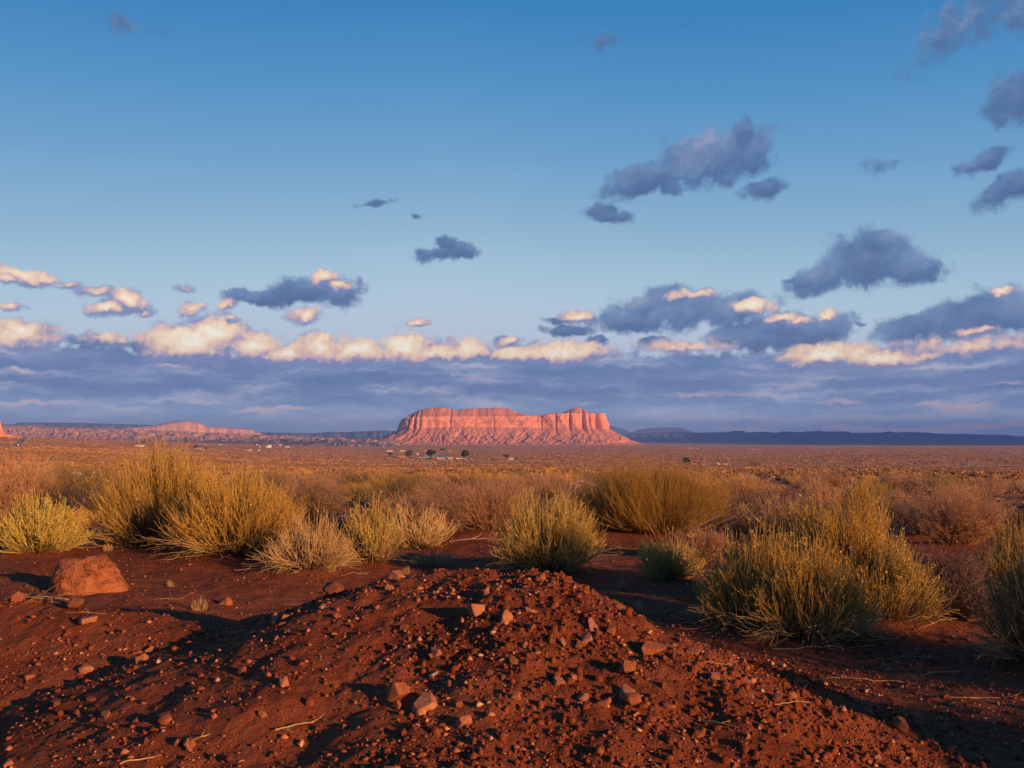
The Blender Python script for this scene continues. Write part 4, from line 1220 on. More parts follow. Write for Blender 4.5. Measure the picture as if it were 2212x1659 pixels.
def build_clods():
    rng = np.random.default_rng(15)
    bm = bmesh.new(); bmesh.ops.create_icosphere(bm, subdivisions=1, radius=1.0)
    bm.verts.ensure_lookup_table()
    base = np.array([v.co for v in bm.verts]); tri = np.array([[v.index for v in f.verts] for f in bm.faces]); bm.free()
    N = 85000
    x = rng.uniform(-3.2, 2.9, N); y = rng.uniform(2.7, 6.6, N)
    x = np.where(rng.uniform(0, 1, N) < 0.3, rng.uniform(-5.5, 5.5, N), x); y = np.where(np.abs(x) > 3.2, rng.uniform(5, 11, N), np.where(rng.uniform(0, 1, N) < 0.22, rng.uniform(5.0, 11.0, N), y))
    m = mound_z(x, y); g = ground_z(x, y)
    wgt = np.where(m > g - 0.005, 0.06 + 0.94 * sstep(x, -0.9, 0.45), 0.30) * sstep(fbm(x / 0.5, y / 0.5, 3, 97), -0.75, 0.35)
    k = rng.uniform(0, 1, N) < wgt * 0.62
    x, y = x[k], y[k]; N = len(x)
    z = surf_z(x, y)
    s_ = np.minimum(0.0062 * np.exp(rng.normal(0.1, 0.55, N)), 0.024) * np.where(mound_z(x, y) > ground_z(x, y) - 0.005, 1.0, 0.72)
    V = base[None] * rng.uniform(0.75, 1.2, (N, len(base), 1)) * rng.uniform(0.65, 1.3, (N, 1, 3))
    V = V * s_[:, None, None] + np.stack([x, y, z + s_ * 0.1], -1)[:, None]
    Fq = (np.arange(N)[:, None, None] * len(base) + tri[None]).reshape(-1, 3)
    o = link('clods', mesh_np('clods', V.reshape(-1, 3), [Fq], M_MOUND))
    tag(o, 'crumbs and clods of red dirt covering the heap', 'clods', kind='stuff')

# ------------------------------------------------------------------ shrubs of the middle distance
def proto(kind, tone, h, wx, stems, seed):
    rng = np.random.default_rng(seed)
    parts = []
    if kind == 'twig':
        P = twig_walk(rng, int(stems * 0.3), h, wx, wx, wx * 0.25, 6)
        parts.append(tubes(P, 0.006, 0.0025, rnd=rng.uniform(0, 1, len(P))))
        Q, t0 = side_stems(rng, P, stems, h, 0.2, 0.98, 0.32, 0.75, 0.35, 4, 0.06)
        parts.append(tubes(Q, 0.0035, 0.0018, t0[:, None] * np.ones((1, 4)), rng.uniform(0, 1, stems)))
        Q2, t1 = side_stems(rng, Q, stems * 2, h, 0.2, 1.0, 0.13, 0.9, 0.25, 2, 0.0)
        parts.append(tubes(Q2, 0.0028, 0.0014, np.full((stems * 2, 2), 0.8), rng.uniform(0, 1, stems * 2)))
    else:
        P = main_stems(rng, stems, h, wx, wx, wx * 0.3, 5, hvar=0.35, flat=0.5, wob=0.05)
        parts.append(tubes(P, 0.0045, 0.0022, rnd=rng.uniform(0, 1, stems)))
        Q, t0 = side_stems(rng, P, stems * 2, h, 0.3, 0.95, 0.24, 0.4, 0.55, 3, 0.03)
        parts.append(tubes(Q, 0.0032, 0.0018, t0[:, None] + (1 - t0[:, None]) * np.linspace(0, 1, 3)[None], rng.uniform(0, 1, stems * 2)))
        if kind == 'rabbit':
            parts.append(leaf_blades(rng, Q, stems, 0.06, 0.3, 1.0, 1.0, 0.14))
    return join(parts, 'shrub', M_STEM[tone])

def build_shrubs():
    rng = np.random.default_rng(31)
    kinds = [('twig', 'twig', 'grey brown twiggy'), ('twig', 'rosy', 'rosy brown twiggy'), ('joint', 'olive', 'dull olive broom like'), ('rabbit', 'gold', 'golden brown'), ('twig', 'dark', 'dark brown twiggy'), ('rabbit', 'straw', 'pale straw coloured')]
    protos = [[proto(k, t, 0.6, 0.55, 380, 900 + i * 10 + j) for j in range(2)] for i, (k, t, _) in enumerate(kinds)]
    far_xy = [(b[0], b[1], b[2]) for b in BUSH_SPOTS]
    pts = []
    tries = 0
    while len(pts) < 292 and tries < 60000:
        tries += 1
        d = 11.5 + 44.0 * rng.uniform() ** 0.72
        a = rng.uniform(-0.56, 0.56)
        x, y = d * math.sin(a), d * math.cos(a)
        sp = 0.62 if d < 20 else 0.9
        if any((x - p[0]) ** 2 + (y - p[1]) ** 2 < (sp * 0.75 + 0.3) ** 2 for p in pts): continue
        if any((x - b[0]) ** 2 + (y - b[1]) ** 2 < (b[2] + 0.35) ** 2 for b in far_xy): continue
        px, py = proj((x, y, float(ground_z(x, y, False))))
        if d < 13.0 and (590 < px < 700 or px < 140 or 285 < px < 480): continue
        pts.append((x, y, d, px))
    pts.sort(key=lambda q: q[2])
    for i, (x, y, d, px) in enumerate(pts):
        k = int(rng.choice(6, p=[0.28, 0.26, 0.14, 0.16, 0.08, 0.08]))
        o = link('shrub', protos[k][int(rng.integers(2))])
        sc = rng.uniform(0.65, 1.25) * (0.85 if d < 16 else 1.0)
        o.scale = (sc * rng.uniform(0.9, 1.4), sc * rng.uniform(0.9, 1.4), sc * rng.uniform(0.75, 1.1))
        o.rotation_euler = (0, 0, rng.uniform(0, 6.28))
        o.location = (x, y, float(ground_z(x, y)))
        size = 'low' if sc < 0.85 else 'tall' if sc > 1.1 else 'mid height'
        row = 'in the nearest row' if d < 17 else 'on the middle slope' if d < 27 else 'far down the slope' if d < 40 else 'where the plain begins'
        col = ('at the left edge' if px < 75 else 'behind the tallest bush' if px < 215 else 'right of the tallest bush' if px < 380 else "below the mesa's left end" if px < 460 else "below the mesa's middle" if px < 540 else
               "below the mesa's right end" if px < 640 else 'behind the broom bush' if px < 740 else 'behind the right rabbitbrush' if px < 900 else 'near the right edge')
        lb = '%s %s shrub %s, %s' % (size, kinds[k][2], row, col)
        tag(o, lb, 'shrub', lb.replace(' shrub ', ' shrubs '))

def f_scrub(n):
    r = n.new('ShaderNodeAttribute', attribute_name='rnd').outputs['Fac']
    t = n.new('ShaderNodeAttribute', attribute_name='along').outputs['Fac']
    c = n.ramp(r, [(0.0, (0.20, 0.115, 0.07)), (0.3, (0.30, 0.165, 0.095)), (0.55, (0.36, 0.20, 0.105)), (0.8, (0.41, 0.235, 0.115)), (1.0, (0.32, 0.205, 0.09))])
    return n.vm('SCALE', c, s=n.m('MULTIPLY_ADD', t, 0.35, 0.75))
M_SCRUB = material('dry_scrub', f_scrub, 0.9, 0.05)
def build_scrub():
    rng = np.random.default_rng(8)
    Vs, Fs, A, B, o = [], [], [], [], 0
    for d0, d1, N, K, size, wide in ((14, 56, 2600, 14, 0.16, 0.07), (52, 130, 6800, 38, 0.42, 0.048), (130, 380, 24000, 13, 0.42, 0.10), (380, 1100, 46000, 6, 0.80, 0.22), (1100, 4300, 60000, 4, 1.5, 0.5)):
        d = np.sqrt(rng.uniform(d0 * d0, d1 * d1, N)) if d0 < 100 else np.exp(rng.uniform(math.log(d0), math.log(d1), N))
        a = rng.uniform(-0.58, 0.58, N)
        x, y = d * np.sin(a), d * np.cos(a)
        keep = fbm(x / (d0 * 0.25), y / (d0 * 0.6), 3, 95) > rng.uniform(-1.0, 0.45, N)
        x, y, d = x[keep], y[keep], d[keep]; N = len(x)
        z = ground_z(x, y)
        s = size * rng.uniform(0.5, 1.25, N)
        phi = rng.uniform(0, 6.28, (N, K)); q = np.sqrt(rng.uniform(0, 1, (N, K)))
        bx = 0.35 * q * np.cos(phi); by = 0.35 * q * np.sin(phi)
        tx = 0.95 * q * np.cos(phi); ty = 0.95 * q * np.sin(phi); tz = (1 - 0.5 * q * q) * rng.uniform(0.6, 1.1, (N, K)) * (0.8 if d0 < 120 else 0.6 if d0 < 300 else 0.5)
        ang = rng.uniform(0, 6.28, (N, K)); wx, wy = wide * np.cos(ang) * 1.6, wide * np.sin(ang) * 1.6
        P0 = np.stack([bx - wx, by - wy, np.full_like(bx, -0.05)], -1); P1 = np.stack([bx + wx, by + wy, np.full_like(bx, -0.05)], -1)
        P2 = np.stack([tx + wx * 1.3, ty + wy * 1.3, tz * 0.8], -1); P3 = np.stack([tx, ty, tz], -1)
        P4 = np.stack([tx - wx * 1.3, ty - wy * 1.3, tz * 0.75], -1)
        V = np.stack([P0, P1, P2, P3, P4], 2) * s[:, None, None, None] + np.stack([x, y, z], -1)[:, None, None]
        n = N * K
        Vs.append(V.reshape(-1, 3)); Fs.append(np.arange(n * 5).reshape(n, 5) + o); o += n * 5
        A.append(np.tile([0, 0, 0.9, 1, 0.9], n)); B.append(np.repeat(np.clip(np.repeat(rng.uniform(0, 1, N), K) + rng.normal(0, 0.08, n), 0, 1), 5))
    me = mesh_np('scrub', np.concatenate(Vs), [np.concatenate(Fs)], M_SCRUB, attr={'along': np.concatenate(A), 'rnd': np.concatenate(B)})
    ob = link('scrub', me)
    tag(ob, 'dry low scrub covering the open plain out to the mesa', 'scrub', kind='stuff')

# ------------------------------------------------------------------ grass, dead wood, litter
def build_small():
    rng = np.random.default_rng(61)
    for i, (px, py, hpx, n, lb) in enumerate(((452, 2045, 80, 90, 'upright orange dry grass clump at the left foot of the tallest bush'), (405, 2066, 36, 40, 'small orange grass clump left of the upright one, above the boulder'),
                                    (1034, 2134, 48, 70, 'dry grass tuft on the sand below the golden bushes'), (1240, 2142, 42, 50, 'dry grass tuft at the end of the sprawling straw bush'),
                                    (746, 2290, 60, 60, 'thin pale grass tuft growing at the edge of the left slope'), (1523, 2152, 34, 40, 'pale grass tuft left of the dirt peak under the vase shaped bush'),
                                    (2216, 2150, 38, 40, 'pale grass tuft right of the round green bush'), (2330, 2205, 40, 36, 'wispy grass tuft on the bare dirt right of the dirt peak'),
                                    (2399, 2285, 40, 40, 'wispy grass tuft nearest the right ridge of the heap'), (640, 2200, 30, 30, 'tiny grass tuft in the shade below the tallest bush'))):
        q = hit(px / 3.75, py / 3.75, 16.0)
        h = hpx / 3.75 / F * q[1]
        P = main_stems(rng, n, h, h * 0.55, h * 0.55, h * 0.25, 6, hvar=0.5, flat=0.5, wob=0.03)
        o = link('grass_tuft', join([tubes(P, 0.0028, 0.001, rnd=rng.uniform(0, 1, n))], 'grass_tuft', M_STEM['straw']), loc=q)
        tag(o, lb, 'grass tuft', 'dry grass tufts on the dirt')
    def stick(name, px, py, length, rz, lb, cat, mat, n=1, arch=0.1, thick=0.008, branch=6, up=0.0, lift=0.0):
        q = hit(px / 3.75, py / 3.75, 18.0)
        t = np.linspace(0, 1, 12)
        P = np.zeros((n, 12, 3))
        for k in range(n):
            a = rng.normal(0, 0.5) if n > 1 else 0
            L = length * rng.uniform(0.7, 1.1) if n > 1 else length
            P[k, :, 0] = (t - 0.5) * L * math.cos(a); P[k, :, 1] = (t - 0.5) * L * math.sin(a)
            P[k, :, 2] = arch * L * np.sin(math.pi * t) + up * L * t
        P += np.cumsum(rng.normal(0, 1, P.shape), 1) * length * 0.012
        P[:, :, 2] = np.maximum(P[:, :, 2], 0) + thick + lift
        parts = [tubes(P, thick, thick * 0.4, rnd=rng.uniform(0, 1, n))]
        if branch:
            Q, _ = side_stems(rng, P, branch * n, length, 0.2, 0.95, 0.3, 0.6, 0.1, 6, 0.05)
            Q[:, :, 2] = np.maximum(Q[:, :, 2], 0.004 + lift * 0.3)
            parts.append(tubes(Q, thick * 0.5, thick * 0.2, rnd=rng.uniform(0, 1, branch * n)))
        o = link(name, join(parts, name, M_STEM[mat]), loc=q)
        o.rotation_euler = (0, 0, R(rz))
        tag(o, lb, cat)
        return o
    stick('dead_branch', 2180, 1945, 0.75, 8, 'bleached forked dead branch arching between the round green bush and the orange broom bush', 'dead branch', 'bleached', 4, 0.28, 0.007, 7, lift=0.45)
    stick('dead_branch', 1800, 2040, 0.9, -8, 'bare crooked stick lying on the sand left of the round green bush', 'dead branch', 'bleached', 1, 0.05, 0.008, 5)
    stick('dead_branch', 2870, 2290, 0.55, 35, 'grey dead stick lodged in the foot of the big right rabbitbrush', 'dead branch', 'wood', 1, 0.02, 0.014, 5, up=0.35)
    stick('dead_branch', 2180, 2075, 0.5, 10, 'dark flaking wood on the sand right of the round green bush', 'dead branch', 'wood', 3, 0.08, 0.012, 3)
    stick('dead_branch', 820, 2010, 0.9, 20, 'twisted grey trunk wood exposed under the tallest bush', 'dead branch', 'wood', 4, 0.10, 0.016, 4)
    stick('dead_branch', 170, 2255, 0.55, -12, 'shredded straw coloured bark strip on the bank below the boulder', 'dead branch', 'straw', 5, 0.05, 0.006, 2)
    T = [(3040, 2440, .5, -8), (3250, 2560, .6, -14), (3400, 2480, .5, 5), (3180, 2430, .35, 20), (3560, 2530, .4, 8), (3000, 2395, .4, -25), (3330, 2400, .5, 12), (2650, 2490, .25, -15), (3520, 2350, .5, 30),
         (330, 2300, .3, -6), (640, 2250, .3, 4), (1120, 2270, .3, -8), (1330, 2160, .3, 10), (1050, 2740, .16, -30), (780, 2760, .16, 55), (1120, 2730, .2, 25), (2700, 2720, .16, -40), (560, 2850, .22, 30),
         (1700, 2120, .35, 8), (2300, 2140, .35, -12), (450, 2050, .4, 25), (950, 2140, .45, -6), (3700, 2620, .4, -6), (2950, 2650, .22, 10)]
    for px, py, L, rz in T:
        x1, y1 = px / 3.75, py / 3.75
        w_ = where_on_ground(x1, y1, hit(x1, y1, 18.0))
        o = stick('fallen_twig', px, py, L, rz, 'thin pale twig lying %s' % w_, 'twig', 'straw', 1, 0.04, 0.0035, 3)
        o['group'] = 'thin twigs ' + w_
        o['label'] = '%s pale twig lying %s' % ('long' if L > 0.42 else 'short' if L < 0.28 else 'thin', w_)
        o['group'] = o['label'].replace(' twig ', ' twigs ')
    # litter
    mw = plain('white_plastic', (0.74, 0.66, 0.64), 0.35, 0.05)
    def lathe(name, prof, n, mat, parent=None):
        a = np.linspace(0, 2 * math.pi, n, endpoint=False)
        V = np.array([[x, r * math.cos(t), r * math.sin(t)] for t in a for x, r in prof])
        return link(name, mesh_np(name, V, [grid_faces(n, len(prof), wrap=True)], mat, smooth=True), parent)
    q = hit(285 / 3.75, 1786 / 3.75, 40.0)
    k = 46 / 3.75 / F * q[1] / 0.30
    b = empty('plastic_bottle', (q[0], q[1], q[2] + 0.055 * k), R(25))
    b.scale = (k, k, k)
    tag(b, 'white plastic bottle lying among the shrubs behind the left bushes', 'bottle')
    lathe('bottle_body', [(-0.15, 0.0), (-0.15, 0.05), (-0.14, 0.056), (-0.05, 0.056), (-0.045, 0.052), (-0.035, 0.056), (0.05, 0.056), (0.10, 0.03), (0.115, 0.018), (0.13, 0.018)], 20, mw, b)
    lathe('bottle_cap', [(0.128, 0.0), (0.128, 0.021), (0.152, 0.021), (0.152, 0.0)], 14, plain('pale_cap', (0.62, 0.50, 0.48), 0.4), b)
    mb = plain('blue_grey_scrap', (0.34, 0.36, 0.42), 0.5, 0.05)
    for px, py, sz, mat, lb in ((283, 1791, 26, mw, 'flat white scrap on the ground in front of the plastic bottle'), (1282, 1941, 26, mw, 'crumpled white paper scrap behind the sparse vase shaped bush'), (2432, 2100, 40, mw, 'crumpled white sheet caught in the low pale grey green bush'),
                                (2248, 2251, 18, mb, 'small blue grey piece of litter on the dirt right of the peak'), (1690, 2110, 14, mb, 'tiny blue grey scrap on the sand behind the dirt peak')):
        q = hit(px / 3.75, py / 3.75, 40.0)
        s = sz / 3.75 / F * q[1] * 0.5
        u = np.linspace(-1, 1, 9)
        X, Y = np.meshgrid(u, u, indexing='ij')
        Z = 0.28 * fbm(X * 1.6 + px, Y * 1.6, 3, 7) + 0.30
        top = np.stack([X + 0.2 * fbm(X * 2, Y * 2 + 9, 2, px), Y * 0.7, Z], -1).reshape(-1, 3) * s
        bot = top - np.array([0, 0, 0.02 * s * 5])
        Fq = grid_faces(9, 9)
        o = link('litter', mesh_np('litter', np.vstack([top, bot]), [Fq, Fq[:, ::-1] + 81], mat), loc=(q[0], q[1], q[2] + 0.004))
        tag(o, lb, 'litter', 'bits of litter')

# ------------------------------------------------------------------ homesteads, road and vehicles far out on the plain
COLORS = {}
def paint(name, c, rough=0.6):
    if name not in COLORS:
        COLORS[name] = plain(name, c, rough, 0.08, 1.5)
    return COLORS[name]
def box_bm(bm, x0, x1, y0, y1, z0, z1):
    v = [bm.verts.new(p) for p in ((x0, y0, z0), (x1, y0, z0), (x1, y1, z0), (x0, y1, z0), (x0, y0, z1), (x1, y0, z1), (x1, y1, z1), (x0, y1, z1))]
    for f in ((0, 3, 2, 1), (4, 5, 6, 7), (0, 1, 5, 4), (1, 2, 6, 5), (2, 3, 7, 6), (3, 0, 4, 7)):
        bm.faces.new([v[i] for i in f])
def bm_obj(name, bm, mat, parent=None, loc=None):
    me = bpy.data.meshes.new(name); bm.to_mesh(me); bm.free(); me.materials.append(mat)
    return link(name, me, parent, loc)
M_GLASS = plain('dark_window_glass', (0.05, 0.06, 0.08), 0.2)
M_TYRE = plain('black_rubber', (0.03, 0.03, 0.03), 0.8)
def spot(px, py):
    return hit(px / 3.75, py / 3.75, 12000.0)
def house(px, py, wpx, hpx, wall, roof, label, cat='house', kind='gable', rz=8, windows=2, group='buildings of the homesteads'):
    q = spot(px, py); D = q[1]; k = D / F / 3.75
    L, H = wpx * k, hpx * k
    W = max(L * 0.6, H)
    hw = H * (0.68 if kind == 'gable' else 0.9)
    o = empty({'house': 'house', 'shed': 'shed', 'trailer': 'trailer_home'}.get(cat, cat.replace(' ', '_')), (q[0], q[1] + W / 2, q[2] - 0.15), R(rz))
    tag(o, label, cat, group)
    bm = bmesh.new(); box_bm(bm, -L / 2, L / 2, -W / 2, W / 2, 0, hw)
    if kind == 'gable':
        for sx in (-1, 1):
            bm.faces.new([bm.verts.new(p) for p in ((sx * L / 2, -W / 2, hw), (sx * L / 2, W / 2, hw), (sx * L / 2, 0, H * 0.98))])
    bm_obj('wall', bm, wall, o)
    bm = bmesh.new()
    e = 0.05 * L; t = 0.06 * H
    if kind == 'gable':
        for sy in (-1, 1):
            a = [(-L / 2 - e, sy * (W / 2 + e), hw - 0.04 * H), (L / 2 + e, sy * (W / 2 + e), hw - 0.04 * H), (L / 2 + e, 0, H), (-L / 2 - e, 0, H)]
            lo = [bm.verts.new(p) for p in a]; hi = [bm.verts.new((p[0], p[1], p[2] + t)) for p in a]
            bm.faces.new(lo[::-1]); bm.faces.new(hi)
            for i in range(4):
                bm.faces.new((lo[i], lo[(i + 1) % 4], hi[(i + 1) % 4], hi[i]))
    else:
        a = [(-L / 2 - e, -W / 2 - e, hw), (L / 2 + e, -W / 2 - e, hw), (L / 2 + e, W / 2 + e, hw * 1.08), (-L / 2 - e, W / 2 + e, hw * 1.08)]
        lo = [bm.verts.new((p[0], p[1], p[2] + 0.003)) for p in a]; hi = [bm.verts.new((p[0], p[1], p[2] + t)) for p in a]
        bm.faces.new(lo[::-1]); bm.faces.new(hi)
        for i in range(4):
            bm.faces.new((lo[i], lo[(i + 1) % 4], hi[(i + 1) % 4], hi[i]))
    bm_obj('roof', bm, roof, o)
    bm = bmesh.new(); box_bm(bm, -0.04 * L, 0.05 * L, -W / 2 - 0.04, -W / 2 + 0.02, 0.02, hw * 0.8); bm_obj('door', bm, paint('door_brown', (0.16, 0.09, 0.06)), o)
    for i in range(windows):
        x = L * ((-0.3, 0.3, -0.16, 0.18)[i])
        bm = bmesh.new(); box_bm(bm, x - 0.055 * L, x + 0.055 * L, -W / 2 - 0.03, -W / 2 + 0.02, hw * 0.4, hw * 0.78); bm_obj('window', bm, M_GLASS, o)
    return o
def hogan(px, py, wpx, hpx, label):
    q = spot(px, py); k = q[1] / F / 3.75; r = wpx * k / 2; H = hpx * k
    o = empty('hogan', (q[0], q[1] + r, q[2] - 0.1)); tag(o, label, 'hogan', 'buildings of the homesteads')
    a = [2 * math.pi * (i + 0.5) / 8 for i in range(8)]
    bm = bmesh.new()
    lo = [bm.verts.new((r * 0.92 * math.cos(t), r * 0.92 * math.sin(t), 0)) for t in a]; hi = [bm.verts.new((r * 0.92 * math.cos(t), r * 0.92 * math.sin(t), H * 0.6)) for t in a]
    for i in range(8): bm.faces.new((lo[i], lo[(i + 1) % 8], hi[(i + 1) % 8], hi[i]))
    bm_obj('wall', bm, paint('grey_boards', (0.42, 0.38, 0.35)), o)
    bm = bmesh.new()
    lo = [bm.verts.new((r * 1.06 * math.cos(t), r * 1.06 * math.sin(t), H * 0.58)) for t in a]; hi = [bm.verts.new((r * 0.12 * math.cos(t), r * 0.12 * math.sin(t), H)) for t in a]
    for i in range(8): bm.faces.new((lo[i], lo[(i + 1) % 8], hi[(i + 1) % 8], hi[i]))
    bm.faces.new(lo[::-1]); bm.faces.new(hi)
    bm_obj('roof', bm, paint('pale_grey_roof', (0.55, 0.52, 0.50)), o)
    bm = bmesh.new(); box_bm(bm, -0.16 * r, 0.16 * r, -r * 0.90, -r * 0.82, 0, H * 0.48); bm_obj('door', bm, paint('door_brown', (0.16, 0.09, 0.06)), o)
CAR = {}
def car(p, L, mat, label, rz, kind='car', group='cars by the homesteads'):
    if not CAR:
        bm = bmesh.new()
        prof = [(-2.2, 0.3), (2.2, 0.3), (2.25, 0.75), (1.3, 0.95), (0.75, 1.45), (-1.2, 1.5), (-1.9, 1.0), (-2.25, 0.9)]
        a = [bm.verts.new((x, -0.85, z)) for x, z in prof]; b = [bm.verts.new((x, 0.85, z)) for x, z in prof]
        bm.faces.new(a); bm.faces.new(b[::-1])
        for i in range(8): bm.faces.new((a[i], b[i], b[(i + 1) % 8], a[(i + 1) % 8]))
        me = bpy.data.meshes.new('body'); bm.to_mesh(me); bm.free(); CAR['body'] = me
        bm = bmesh.new(); box_bm(bm, -1.3, 0.75, -0.87, 0.87, 1.02, 1.36); me = bpy.data.meshes.new('windows'); bm.to_mesh(me); bm.free(); me.materials.append(M_GLASS); CAR['win'] = me
        bm = bmesh.new(); bmesh.ops.create_cone(bm, cap_ends=True, segments=14, radius1=0.36, radius2=0.36, depth=0.24, matrix=Matrix.Rotation(math.pi / 2, 4, 'X')); me = bpy.data.meshes.new('wheel'); bm.to_mesh(me); bm.free(); me.materials.append(M_TYRE); CAR['wheel'] = me
    o = empty('parked_car' if kind == 'car' else kind, p, rz)
    o.scale = (L / 4.5,) * 3
    tag(o, label, 'car' if kind != 'pickup_truck' else 'truck', group)
    me = CAR['body'].copy(); me.materials.append(mat); link('body', me, o)
    link('windows', CAR['win'], o)
    for sx in (-1.35, 1.35):
        for sy in (-0.8, 0.8):
            link('wheel', CAR['wheel'], o, (sx, sy, 0.36))
M_LEAF = {}
def tree(px, py, wpx, hpx, label, tone, seed, crown0=0.12, lobes=9):
    q = spot(px, py); k = 1.22 * q[1] / F / 3.75; W, H = wpx * k, hpx * k
    rng = np.random.default_rng(seed)
    if tone not in M_LEAF:
        c = {'dark': (0.034, 0.044, 0.018), 'olive': (0.09, 0.09, 0.034), 'yellow': (0.34, 0.24, 0.06)}[tone]
        M_LEAF[tone] = material(tone + '_leaves', lambda n: n.mix(n.new('ShaderNodeAttribute', attribute_name='rnd').outputs['Fac'], tuple(v * 0.6 for v in c), tuple(v * 1.5 for v in c)), 0.8)
    o = empty('tree', (q[0], q[1] + W * 0.3, q[2] - 0.1)); tag(o, label, 'tree', 'trees of the homesteads')
    P = main_stems(rng, 5, H * 0.7, W * 0.28, W * 0.28, W * 0.03, 6, wob=0.05)
    link('trunk', join([tubes(P, H * 0.03, H * 0.008, rnd=rng.uniform(0, 1, 5))], 'trunk', M_STEM['wood']), o)
    n = 2200
    c = rng.normal(0, 1, (lobes, 3)); c /= np.linalg.norm(c, axis=1, keepdims=True); c *= rng.uniform(0.25, 0.62, (lobes, 1))
    li = rng.integers(0, lobes, n); d = rng.normal(0, 1, (n, 3)); d /= np.linalg.norm(d, axis=1, keepdims=True)
    rr = rng.uniform(0.28, 0.5, lobes)[li][:, None]
    p = (c[li] + d * rr * rng.uniform(0.5, 1, (n, 1))) * np.array([W / 2, W / 2, H * (1 - crown0) / 2]) + np.array([0, 0, H * (1 + crown0) / 2])
    s = W * 0.07
    D = rng.normal(0, 1, (n, 3)); D /= np.linalg.norm(D, axis=1, keepdims=True); E = np.cross(D, rng.normal(0, 1, (n, 3))); E /= np.linalg.norm(E, axis=1, keepdims=True)
    V = np.stack([p - D * s, p + E * s * 0.7, p + D * s, p - E * s * 0.7], 1).reshape(-1, 3)
    link('crown', mesh_np('crown', V, [np.arange(n * 4).reshape(n, 4)], M_LEAF[tone], attr={'rnd': np.repeat(rng.uniform(0, 1, n), 4)}), o)
def pole(px, py, hpx, label):
    q = spot(px, py); H = max(hpx * q[1] / F / 3.75, 5.0)
    o = empty('utility_pole', (q[0], q[1], q[2] - 0.3)); tag(o, label, 'utility pole', 'wooden utility poles on the plain')
    bm = bmesh.new(); bmesh.ops.create_cone(bm, cap_ends=True, segments=8, radius1=0.16, radius2=0.11, depth=H, matrix=Matrix.Translation((0, 0, H / 2))); bm_obj('post', bm, M_STEM['wood'], o)
    bm = bmesh.new(); box_bm(bm, -1.1, 1.1, -0.08, 0.08, H * 0.92, H * 0.92 + 0.16); bm_obj('crossarm', bm, M_STEM['wood'], o)

